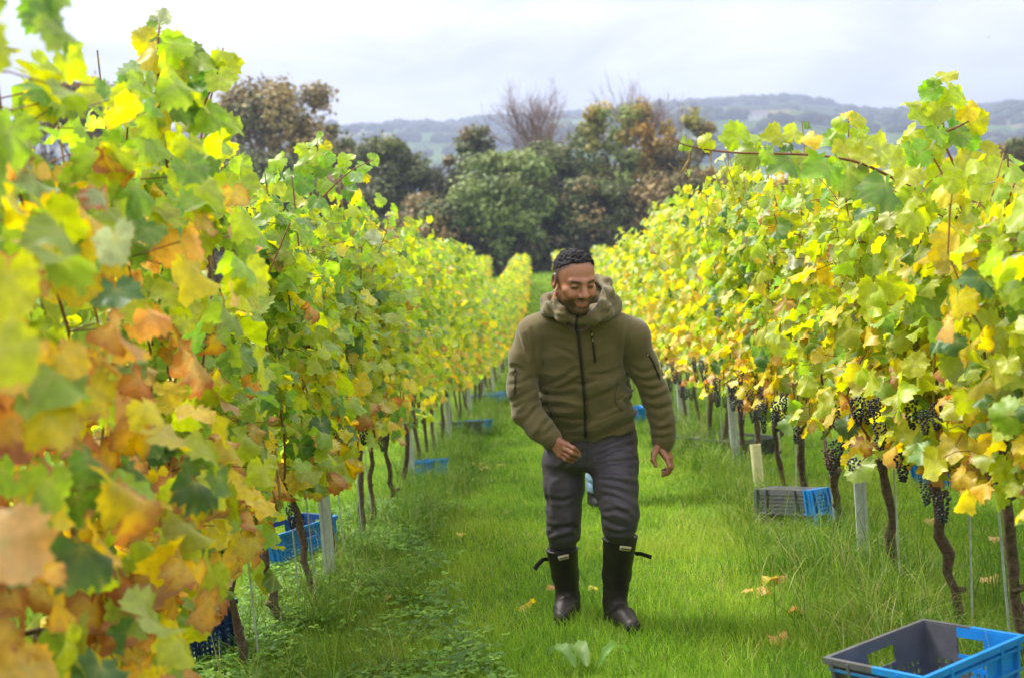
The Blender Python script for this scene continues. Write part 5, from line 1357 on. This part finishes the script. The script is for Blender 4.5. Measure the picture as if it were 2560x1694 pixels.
    F2 = [(w([(1667, 1146, 5.23), (1674, 1166, 5.215), (1667, 1181, 5.22), (1657, 1188, 5.23)]), [.0098, .009, .0082, .0068]),
          (w([(1673, 1147, 5.255), (1679, 1168, 5.245), (1671, 1182, 5.25), (1659, 1186, 5.255)]), [.0098, .009, .0082, .0068]),
          (w([(1676, 1146, 5.28), (1680, 1165, 5.275), (1671, 1178, 5.275), (1657, 1181, 5.275)]), [.0094, .0086, .0078, .0064]),
          (w([(1676, 1144, 5.305), (1678, 1160, 5.30), (1669, 1170, 5.30), (1656, 1174, 5.295)]), [.0085, .0076, .0068, .0056]),
          (w([(1643, 1118, 5.255), (1635, 1134, 5.225), (1633, 1149, 5.21), (1640, 1163, 5.205)]), [.0155, .0125, .0105, .0085])]
    def hand2(p):
        d = None
        for a in palm2:
            c_ = cone(p, a[0], a[1], .0165, .0128)[0]; d = c_ if d is None else smin(d, c_, .012)
        d = smin(d, fingers(p, F2), .006)
        return smin(d, cone(p, vl(1655, 1092, 5.3), vl(1654, 1118, 5.285), .026, .023)[0], .016)
    def hand_col(tips):
        def f(v):
            c = np.tile(np.array([0.30, 0.125, 0.078]), (len(v), 1)) * (.85 + .3 * vnoise(v * 90))[:, None]
            for t in tips:
                d = np.linalg.norm(v - t, axis=1); m_ = np.exp(-(d / .008) ** 2)[:, None]; c = c * (1 - m_ * .6) + np.array([0.50, 0.27, 0.20]) * m_ * .6
            return c
        return f
    l1, h1 = bbox(sum([f[0] for f in F1], []) + [vl(1374, 1086, 5.18)], .035); v1, q1 = polygonise(hand1, l1, h1, .0021)
    l2, h2 = bbox(sum([f[0] for f in F2], []) + [vl(1655, 1092, 5.3)], .035); v2, q2 = polygonise(hand2, l2, h2, .0021)
    f1 = gpt(1420, 1540); f1 = np.array((f1.x, f1.y, gz(f1.x, f1.y) + .04)); 
    t1 = f1 + np.array(-FWD * .15 + RT * -.03) * np.array([1, 1, 0]); t1[2] = gz(t1[0], t1[1]) + .035
    d1 = float((Vector(f1) - EYE).dot(FWD))
    f2 = gpt(1545, 1558); f2 = np.array((f2.x, f2.y, gz(f2.x, f2.y) + .045)); t2g = gpt(1583, 1590); t2 = np.array((t2g.x, t2g.y, gz(t2g.x, t2g.y) + .042)); d2 = float((Vector(f2) - EYE).dot(FWD))
    # hidden body that carries head and hands: neck, trunk, arms and legs as one surface under the clothes
    sh1, sh2 = vl(1338, 838, 5.2), vl(1578, 845, 5.2)
    def under(p):
        d, _ = chain(p, [vl(1448, 822, 5.2), vl(1452, 900, 5.27), vl(1475, 1060, 5.39)], [.06, .11, .11], .05)
        for c_ in ([sh1, vl(1312, 1010, 5.22), vl(1376, 1090, 5.17)], [sh2, vl(1640, 985, 5.28), vl(1656, 1098, 5.3)]): d = smin(d, chain(p, c_, [.045, .036, .026], .02)[0], .02)
        for c_ in ([vl(1420, 1100, 5.42), vl(1410, 1290, 5.42), vl(1413, 1433, d1 - .02)], [vl(1535, 1100, 5.36), vl(1550, 1270, 5.22), vl(1542, 1433, d2 - .02)]): d = smin(d, chain(p, c_, [.07, .045, .034], .02)[0], .02)
        return d
    vu, qu = polygonise(under, np.minimum(sh1, vl(1418, 1490, 5.5)) - .2, np.maximum(sh2, vl(1445, 800, 5.1)) + .2, .014)
    V = np.concatenate([hv, v1, v2, vu]); Q = np.concatenate([hq, q1 + len(hv), q2 + len(hv) + len(v1), qu + len(hv) + len(v1) + len(v2)])
    C = np.concatenate([head_col(hv), hand_col([f[0][-1] for f in F1])(v1), hand_col([f[0][-1] for f in F2])(v2), np.tile(np.array([[.33, .15, .095]]), (len(vu), 1))])
    me = mesh_np('body', V, Q); add_col(me, 'col', C); body = link('body', me, e, M_SKIN)
    # ---------------------------------------------------------------- hair: short curls on top
    def hairs(p):
        q = toL(p); x, y, z = np.abs(q[..., 0]), q[..., 1], q[..., 2]
        cu = vnoise(q * 95) * .55 + vnoise(q * 210 + 7) * .45
        up_ = np.clip((z - .05) / .045, 0, 1)
        d = ell(q, (0, -.014, .036), (.0745, .094, .079)) - .0005 - (.003 + .014 * up_) * (cu - .2)
        front = .089 - .56 * np.clip(.05 - y, 0, 1) - .30 * np.clip(x - .045, 0, 1) + .010 * (vnoise(q * 90 + 3) - .5)
        front = np.where(y > .045, np.maximum(front, .087 + .25 * (y - .045)), front)
        return smax(d, front - z, .004)
    lo, hi = bbox([HC + RH @ np.array([0, 0, .07])], .13)
    build_sdf('hair', hairs, lo, hi, .0019, M_HAIR, e)
    # ---------------------------------------------------------------- jacket
    A1 = w([(1340, 838, 5.2), (1313, 895, 5.2), (1304, 965, 5.2), (1317, 1030, 5.2), (1350, 1068, 5.165), (1377, 1094, 5.15)]); R1 = [.073, .063, .057, .055, .049, .043]
    A2 = w([(1578, 845, 5.2), (1606, 912, 5.24), (1638, 985, 5.27), (1654, 1045, 5.28), (1659, 1082, 5.285), (1658, 1106, 5.285)]); R2 = [.072, .060, .055, .049, .045, .043]
    def stn(px, py, d, rx, ry): q = vl(px, py, d); return (q[2], q[0], q[1], rx, ry)
    ST = [stn(1446, 772, 5.09, .075, .07), stn(1448, 797, 5.13, .125, .088), stn(1450, 830, 5.18, .172, .112), stn(1451, 880, 5.22, .190, .132), stn(1452, 940, 5.27, .187, .140), stn(1458, 1000, 5.32, .186, .143), stn(1470, 1050, 5.36, .186, .142), stn(1478, 1078, 5.37, .187, .140), stn(1482, 1098, 5.38, .184, .138)]
    hemz = ST[-1][0]
    zc = lambda py: float(vl(1460, py, 5.28)[2])
    def jacket(p):
        d0 = stations(p, ST)
        hx_ = p[..., 0] - np.float32(ST[-1][1]); d0 = np.maximum(d0, (hemz + .27 * np.clip(hx_, 0, 1) - .04 * np.clip(-hx_, 0, 1)) - p[..., 2])
        a1, s1 = chain(p, A1, R1, .03); a2, s2 = chain(p, A2, R2, .03)
        # sleeve folds, strongest at the elbow and above the cuff
        f1 = (.4 + .6 * np.exp(-((s1 - .26) / .12) ** 2)) * np.clip((s1 - .05) / .08, 0, 1); f2 = (.4 + .6 * np.exp(-((s2 - .28) / .14) ** 2)) * np.clip((s2 - .08) / .08, 0, 1)
        k1 = s1 + .35 * (p[..., 0] - A1[2][0]); k2 = s2 - .35 * (p[..., 0] - A2[2][0])
        a1 = a1 - .007 * f1 * (ridge_n(st3(p, k1, 8, 25)) ** 1.4 - .5) - .006 * f1 * (ridge_n(st3(p, k1, 13, 36) + 7) - .5)
        a2 = a2 - .007 * f2 * (ridge_n(st3(p, k2, 8, 24) + 3) ** 1.4 - .5) - .006 * f2 * (ridge_n(st3(p, k2, 13, 36) + 9) - .5)
        # torso drapes: slack below the chest, pulled towards the zip
        lowm = .18 + .82 * np.clip((zc(890) - p[..., 2]) / .15, 0, 1)
        tilt = p[..., 2] + .30 * np.abs(p[..., 0] - ST[4][1]) * np.where(p[..., 0] > ST[4][1], -1, -.35)
        d0 = d0 - .034 * lowm * (ridge_n(st3(p, tilt, 5, 19)) ** 1.4 - .5) - .013 * lowm * (ridge_n(st3(p, tilt, 10, 40) + 5) - .5)
        kk = .010 + .028 * np.clip((p[..., 2] - zc(925)) / .10, 0, 1)
        d = smin(d0, a1, kk); d = smin(d, a2, kk)
        # shoulder slope
        d = smin(d, cone(p, vl(1400, 792, 5.13), vl(1340, 832, 5.19), .055, .07)[0], .04); d = smin(d, cone(p, vl(1500, 795, 5.13), vl(1578, 838, 5.19), .055, .07)[0], .04)
        # seams where the sleeves are set in
        d = d + .004 * np.exp(-((a1 - .012) / .006) ** 2) * np.exp(-((p[..., 2] - zc(880)) / .09) ** 2) * (d0 < .03) + .004 * np.exp(-((a2 - .012) / .006) ** 2) * np.exp(-((p[..., 2] - zc(880)) / .09) ** 2) * (d0 < .03)
        # neck opening
        d = smax(d, -cone(p, vl(1440, 745, 5.02), vl(1445, 792, 5.07), .066, .058)[0], .012)
        return d
    pts = A1 + A2 + [np.array([s[1], s[2], s[0]]) for s in ST]
    lo, hi = bbox(pts, .17)
    jk = build_sdf('jacket', jacket, lo, hi, .0045, M_FLEECE, e)
    press_folds(jk, zs([[(1060, 540), (1045, 650), (1035, 760), (1030, 860), (1060, 920)], [(370, 640), (390, 720), (385, 820), (395, 920), (400, 1010)], [(250, 640), (290, 740), (330, 830)], [(330, 680), (350, 760), (352, 820)],
        [(420, 1050), (520, 1010), (620, 960), (700, 900)], [(560, 1060), (660, 1010), (720, 970)], [(430, 1085), (560, 1100), (680, 1085)], [(780, 960), (900, 950), (1000, 900)], [(790, 1010), (900, 990), (1010, 920)], [(800, 1100), (900, 1080), (970, 1040)],
        [(490, 1210), (560, 1250), (680, 1275), (740, 1275)], [(780, 1290), (900, 1270), (1010, 1210), (1060, 1150)], [(960, 1170), (1010, 1130), (1060, 1170)], [(640, 1340), (700, 1322), (760, 1300)], [(470, 1100), (480, 1180), (520, 1260)],
        [(1080, 900), (1160, 940), (1260, 910)], [(1100, 980), (1200, 1000), (1310, 960)], [(1140, 1040), (1240, 1060), (1330, 1020)], [(1150, 1100), (1230, 1130), (1340, 1090)], [(1180, 1180), (1260, 1200), (1350, 1170)], [(1200, 1250), (1290, 1290), (1360, 1240)], [(1230, 1340), (1300, 1350), (1350, 1330)],
        [(190, 915), (240, 900), (300, 920)], [(200, 1030), (300, 1010), (390, 960)], [(210, 1150), (260, 1130), (380, 1070)], [(240, 1230), (300, 1220), (400, 1130), (440, 1110)], [(330, 1280), (380, 1220), (430, 1130)], [(400, 1390), (450, 1340), (490, 1260)], [(430, 1330), (480, 1290), (510, 1250)],
        [(415, 1405), (465, 1375), (540, 1310)], [(1215, 1397), (1290, 1405), (1375, 1392)], [(600, 620), (660, 560), (700, 520)], [(430, 470), (520, 560), (620, 600)], [(820, 640), (930, 560), (1000, 500)], [(540, 760), (640, 800), (700, 860)]], 1200, 600, 2.851), .0062, 4.6)
    # cuffs and hem band
    def ring_part(nm, a, b_, ra, rb, flatn=None):
        def f(p):
            c_, t = cone(p, a, b_, ra, rb); return c_ - .002 * np.sin(t * 40)
        q = np.array([a, b_]); return build_sdf(nm, f, q.min(0) - .07, q.max(0) + .07, .004, M_FLEECE2, jk)
    # shorter cones inside the sleeve ends make the gathered cuffs
    ring_part('cuff', vl(1371, 1089, 5.153), vl(1383, 1099, 5.146), .044, .036); ring_part('cuff', vl(1659, 1090, 5.286), vl(1657, 1109, 5.286), .0445, .036)
    # collar and hood
    def hood(p):
        loop = w([(1444, 803, 4.985), (1404, 793, 5.0), (1374, 774, 5.05), (1368, 750, 5.13), (1404, 732, 5.22), (1466, 722, 5.25), (1512, 732, 5.2), (1530, 756, 5.12), (1514, 784, 5.04), (1480, 801, 4.99), (1444, 803, 4.985)])
        d, s = chain(p, loop, [.008, .013, .018, .020, .024, .029, .029, .026, .021, .013, .008], .035)
        l2 = w([(1450, 798, 4.98), (1482, 790, 4.99), (1506, 768, 5.02), (1518, 735, 5.08), (1516, 706, 5.15), (1490, 698, 5.2), (1450, 712, 5.2)])
        c_, _ = chain(p, l2, [.009, .014, .017, .019, .017, .016, .013], .03); d = smin(d, c_, .022)
        col_ = w([(1438, 799, 4.975), (1408, 780, 4.995), (1390, 757, 5.04), (1394, 735, 5.12), (1440, 722, 5.17)])
        c_, _ = chain(p, col_, [.008, .013, .014, .014, .014], .03)
        d = smin(d, c_, .016)
        # the bag of the hood behind the neck, resting on the shoulders
        d = smin(d, ell(p, vl(1468, 745, 5.27), (.115, .06, .065)), .05)
        d = smin(d, ell(p, vl(1520, 775, 5.14), (.05, .07, .04)), .04); d = smin(d, ell(p, vl(1372, 778, 5.12), (.035, .06, .022)), .03)
        d = smax(d, -cone(p, vl(1440, 700, 5.0), vl(1443, 785, 5.06), .066, .055)[0], .012)
        return d
    lo, hi = bbox([vl(1355, 810, 4.96), vl(1555, 690, 5.35)], .10)
    hd = build_sdf('hood', hood, lo, hi, .0038, M_FLEECE, jk)
    press_folds(hd, zs([[(945, 740), (1040, 800), (1110, 900), (1130, 1010), (1080, 1120), (960, 1230)], [(1000, 760), (1080, 850), (1100, 960)], [(1160, 700), (1190, 860), (1190, 1000), (1120, 1150), (1040, 1250)], [(90, 1020), (180, 1130), (300, 1220), (440, 1280)], [(260, 900), (240, 1020), (300, 1130), (420, 1180)], [(880, 1180), (980, 1090), (1060, 1020)], [(1330, 960), (1220, 1130), (1120, 1220)]], 1340, 600, 6.533), .011, 4.5)
    bvd = BVHTree.FromPolygons([v_.co[:] for v_ in hd.data.vertices], [tuple(p_.vertices) for p_ in hd.data.polygons])
    bvh = BVHTree.FromPolygons([tuple(q) for q in np.array([v_.co[:] for v_ in jk.data.vertices])], [tuple(p_.vertices) for p_ in jk.data.polygons])
    def on(bv, px, py, off=.002):
        d = ray(px, py).normalized(); h_ = bv.ray_cast(EYE, d)
        return (h_[0] + h_[1] * off, h_[1]) if h_[0] is not None else None
    def strip(nm, bv, path, wd, mt, parent, off=.0025, th=.002):
        pts = [on(bv, a, b_, off) for a, b_ in path]; pts = [q for q in pts if q]
        if len(pts) < 2: return None
        mb = MB(); v, f = [], []
        for i, (q, n_) in enumerate(pts):
            d = pts[min(i + 1, len(pts) - 1)][0] - pts[max(i - 1, 0)][0]; s = d.cross(n_).normalized() * wd / 2
            v += [q - s - n_ * .004, q - s * .9 + n_ * th, q + s * .9 + n_ * th, q + s - n_ * .004]
        for i in range(len(pts) - 1):
            for k in range(3): f.append((i * 4 + k, i * 4 + k + 1, i * 4 + 5 + k, i * 4 + 4 + k))
        mb.add(v, f); return mb.build(nm, mt, parent, smooth=True)
    lin = lambda pl, n_: [tuple(q)[:2] for q in spline([(a, b_, 0) for a, b_ in pl], n_)]
    strip('zip', bvh, lin([(1440, 812), (1447, 860), (1455, 930), (1461, 1000), (1463, 1060), (1464, 1094)], 12), .011, M_ZIP, jk)
    strip('collar_zip', bvd, lin([(1444, 788), (1441, 800), (1440, 812), (1442, 822)], 4), .010, M_ZIP, hd)
    strip('zip_facing', bvh, lin([(1447, 815), (1456, 880), (1463, 940), (1469, 1000), (1471, 1060), (1472, 1094)], 12), .004, M_FLEECE2, jk)
    strip('chest_pocket_zip', bvh, lin([(1478, 826), (1483, 860), (1488, 905)], 10), .009, M_ZIP, jk)
    strip('sleeve_pocket_zip', bvh, lin([(1617, 880), (1632, 905), (1650, 950)], 10), .008, M_ZIP, jk)
    strip('sleeve_pocket_zip', bvh, lin([(1288, 922), (1289, 945), (1287, 985)], 8), .008, M_ZIP, jk)
    strip('side_pocket_seam', bvh, lin([(1545, 955), (1538, 1000), (1556, 1025)], 8), .007, M_FLEECE2, jk); strip('side_pocket_seam', bvh, lin([(1368, 975), (1372, 1010), (1390, 1045)], 8), .007, M_FLEECE2, jk)
    for (px, py) in ((1443, 828), (1464, 1102), (1479, 832), (1481, 846), (1289, 930), (1618, 882)):
        q = on(bvh, px, py, .004)
        if q: mb = MB(); mb.tube([q[0], q[0] - UP * .011], [.0025, .0018], 6); mb.build('zip_pull', M_STEEL, jk)
    # ---------------------------------------------------------------- trousers
    G1 = w([(1420, 1095, 5.44), (1410, 1160, 5.43), (1410, 1215, 5.41), (1410, 1280, 5.41), (1409, 1322, 5.43), (1406, 1362, 5.485)]); Q1 = [.084, .087, .081, .068, .066, .054]
    G2 = w([(1535, 1095, 5.38), (1537, 1160, 5.32), (1540, 1215, 5.25), (1548, 1275, 5.2), (1550, 1306, 5.21), (1550, 1334, 5.255)]); Q2 = [.087, .092, .086, .070, .067, .056]
    PS = [stn(1481, 1070, 5.385, .172, .125), stn(1482, 1110, 5.395, .182, .132), stn(1476, 1150, 5.40, .172, .125), stn(1474, 1168, 5.40, .12, .10)]
    def trousers(p):
        a1, s1 = chain(p, G1, Q1, .03); a2, s2 = chain(p, G2, Q2, .03)
        L1 = np.clip((s1 - .27) / .12, 0, 1); L2 = np.clip((s2 - .26) / .10, 0, 1)
        k1 = s1 + .3 * (p[..., 0] - G1[2][0]); k2 = s2 - .35 * (p[..., 0] - G2[1][0])
        a1 = a1 - (.003 + .007 * L1) * (ridge_n(st3(p, k1, 9, 20)) - .5) - .003 * (ridge_n(st3(p, k1, 12, 45) + 4) - .5)
        a2 = a2 - (.004 + .008 * L2) * (ridge_n(st3(p, k2, 6, 22) + 2) - .5) - .004 * (ridge_n(st3(p, k2, 9, 48) + 6) - .5)
        d = smin(a1, a2, .018); d0 = stations(p, PS)
        return smin(d, d0, .035)
    lo, hi = bbox(G1 + G2, .13)
    tr = build_sdf('trousers', trousers, lo, hi, .0052, M_TROUSER, e)
    press_folds(tr, zs([[(720, 200), (850, 130), (1000, 90)], [(760, 240), (880, 190), (1020, 150)], [(780, 290), (900, 270), (1030, 260)], [(790, 335), (900, 340), (1030, 370)], [(770, 380), (900, 400), (1020, 430)], [(790, 430), (900, 460), (1010, 510)], [(800, 480), (880, 500), (960, 540), (1020, 600)],
        [(810, 600), (900, 590), (1000, 640)], [(810, 640), (880, 680), (980, 700)], [(830, 720), (900, 740), (1000, 720)], [(810, 770), (900, 785), (980, 775)], [(440, 690), (500, 700), (560, 660)], [(440, 750), (500, 720), (600, 690), (650, 740)], [(440, 800), (540, 770), (640, 750)], [(450, 840), (560, 850), (640, 810)],
        [(430, 400), (440, 500), (452, 600)], [(450, 510), (540, 525), (610, 500)], [(520, 330), (600, 250), (680, 200)], [(860, 560), (940, 600), (1000, 590)]], 1200, 1050, 2.613), .0062, 4.6)
    bvt = BVHTree.FromPolygons([v_.co[:] for v_ in tr.data.vertices], [tuple(p_.vertices) for p_ in tr.data.polygons])
    strip('fly', bvt, lin([(1472, 1098), (1472, 1120), (1473, 1150)], 5), .012, M_TROUSER, tr)
    # ---------------------------------------------------------------- boots
    def boot(cl, rad, heel, toe, patch, strap, tpts, sgn):
        g = gz(heel[0], heel[1])
        def f(p):
            d, s = chain(p, cl, rad, .02)
            inner, _ = chain(p, [cl[0] + np.array([0, 0, .08]), cl[0] + np.array([0, 0, .03])], [rad[0] - .007, rad[0] - .007], .02); d = smax(d, -inner, .004)
            ft, _ = chain(p, [np.array(heel), (np.array(heel) * .45 + np.array(toe) * .55) + np.array([0, 0, .012]), np.array(toe)], [.045, .042, .034], .02)
            ft = smax(ft, -(p[..., 2] - (g - .005)), .008)
            d = smin(d, ft, .035)
            d = smax(d, p[..., 2] - np.float32(cl[0][2]), .003)
            return d - .006 * np.exp(-((s - .26) / .05) ** 2) * (ridge_n(st3(p, s, 14, 40)) - .5) - .0015 * (vnoise(p * 14) - .5)
        lo, hi = bbox(cl + [np.array(heel), np.array(toe)], .085)
        b_ = build_sdf('boot', f, lo, hi, .0042, M_BOOT, e)
        bv = BVHTree.FromPolygons([v_.co[:] for v_ in b_.data.vertices], [tuple(p_.vertices) for p_ in b_.data.polygons])
        (x0, y0), (x1, y1) = patch
        pt = strip('label_patch', bv, [(x0 + (x1 - x0) * t, y0 + (y1 - y0) * t) for t in np.linspace(0, 1, 6)], .021, M_PATCH, b_, .002, .0015)
        ex, ey = (x1 - x0) * .12, (y1 - y0) * .12
        strip('label_print', bv, [(x0 + ex + (x1 - x0 - 2 * ex) * t, y0 + ey + (y1 - y0 - 2 * ey) * t) for t in np.linspace(0, 1, 6)], .007, M_INK, b_, .0042, .001)
        mb = MB(); mb.tube(spline([vl(*q) for q in strap], 4), [.0095] * (len(spline([vl(*q) for q in strap], 4))), 6, flat=.3); mb.build('strap', M_STRAP, b_)
        # rim band at the top
        ax = np.array([0, 0, 1.0]); a_ = np.cross(ax, [0, 1, 0]); a_ /= np.linalg.norm(a_); c_ = np.cross(ax, a_); mb = MB()
        mb.tube([Vector(cl[0] + (a_ * math.cos(t) + c_ * math.sin(t)) * (rad[0] - .001)) for t in np.linspace(0, 2 * math.pi, 33)], .004, 6, cap=False); mb.build('rim', M_BOOT, b_, smooth=True)
        return b_
    boot([vl(1405, 1372, 5.49), vl(1413, 1433, d1 - .02), vl(1420, 1490, d1), vl(1420, 1525, d1)], [.068, .057, .048, .044], f1, t1, ((1397, 1395), (1421, 1389)), [(1372, 1396, d1 - .03), (1358, 1398, d1 - .04), (1345, 1410, d1 - .05), (1337, 1422, d1 - .05)], None, -1)
    boot([vl(1550, 1343, 5.26), vl(1542, 1433, d2 - .02), vl(1537, 1500, d2), vl(1538, 1535, d2)], [.0715, .058, .047, .043], f2, t2, ((1549, 1368), (1575, 1371)), [(1588, 1383, 5.22), (1600, 1383, 5.2), (1614, 1387, 5.18), (1629, 1392, 5.17)], None, 1)
man()

# ---- second picker, bending to the right-hand row behind the man
def picker():
    g = gpt(1492, 1262); D = float((g - EYE).dot(FWD)); e = empty('person', g); tag(e, 'stooping picker in pale blue jeans and dark gilet, mostly hidden behind the walking man', 'person')
    V_ = lambda a, b_, o=0.0: vl(a, b_, D + o)
    M_JEAN = mat('pale denim', (0.20, 0.30, 0.46), .85, .2, noise=.2, nscale=40, bump=.2, bscale=200); M_GIL = mat('dark navy gilet', (0.018, 0.018, 0.026), .55, .4, noise=.2, nscale=20)
    def body(p):
        d = ell(p, V_(1545, 850), (.075, .095, .11)); d = smin(d, cone(p, V_(1535, 875), V_(1520, 905), .05, .055)[0], .03)
        d = smin(d, chain(p, [V_(1515, 915, -.1), V_(1535, 960, -.15), V_(1560, 930, -.2)], [.04, .035, .03], .02)[0], .02)
        for k in (-1, 1): d = smin(d, chain(p, [V_(1500, 1020, .1 * k), V_(1500, 1120, .1 * k), V_(1487, 1240, .1 * k)], [.07, .05, .035], .02)[0], .02)
        return smin(d, chain(p, [V_(1515, 900), V_(1500, 1020)], [.12, .12], .03)[0], .04)
    lo, hi = bbox([V_(1440, 800, -.3), V_(1620, 1270, .3)], .15)
    def colb(v): return np.tile(np.array([[.50, .27, .19]]), (len(v), 1))
    build_sdf('body', body, lo, hi, .012, M_SKIN, e, colb)
    build_sdf('hair', lambda p: smax(ell(p, V_(1541, 838), (.085, .105, .11)), -(p[..., 2] - float(V_(1541, 850)[2])), .01), lo, hi, .012, mat('brown hair', (.06, .035, .02), .6), e)
    build_sdf('gilet', lambda p: chain(p, [V_(1520, 900), V_(1512, 955), V_(1515, 985)], [.135, .165, .175], .03)[0] - .012 * crease(p[..., 2], .06, vnoise(p * 6)), lo, hi, .01, M_GIL, e)
    def jeans(p):
        d = None
        for k, dx in ((-1, 0), (1, -6)):
            c_, s = chain(p, [V_(1505 + dx, 1005, .1 * k), V_(1507 + dx, 1100, .1 * k), V_(1492 + dx, 1190, .1 * k), V_(1491 + dx, 1222, .1 * k)], [.10, .075, .052, .05], .02)
            c_ = c_ - .006 * crease(s, .05, vnoise(p * 9) * 3); d = c_ if d is None else smin(d, c_, .02)
        return d
    build_sdf('jeans', jeans, lo, hi, .009, M_JEAN, e)
    for k, dx in ((-1, 0), (1, -6)):
        build_sdf('boot', lambda p: smin(chain(p, [V_(1491 + dx, 1215, .1 * k), V_(1490 + dx, 1255, .1 * k)], [.05, .045], .02)[0], chain(p, [V_(1490 + dx, 1256, .1 * k), V_(1500 + dx, 1260, .1 * k - .1)], [.045, .04], .02)[0], .02), *bbox([V_(1470, 1205, -.25), V_(1515, 1275, .25)], .1), .009, M_STRAP, e)
picker()
# ================================================================== HAZE
def haze():
    mb = MB(); x0, x1, y0, y1, z0, z1 = -1800, 2000, -70, 3900, -26, 330
    mb.box(((x0 + x1) / 2, (y0 + y1) / 2, (z0 + z1) / 2), (x1 - x0, y1 - y0, z1 - z0))
    m = bpy.data.materials.new('haze'); m.use_nodes = True; n, l = m.node_tree.nodes, m.node_tree.links; n.clear()
    o = n.new('ShaderNodeOutputMaterial'); v = n.new('ShaderNodeVolumePrincipled'); v.inputs['Density'].default_value = 0.0004; v.inputs['Color'].default_value = (0.55, 0.64, 0.90, 1); v.inputs['Anisotropy'].default_value = 0.2
    l.new(v.outputs[0], o.inputs['Volume']); ob = mb.build('haze', m); tag(ob, 'thin pale haze over the valley', 'haze', kind='stuff'); ob.visible_shadow = True
haze()
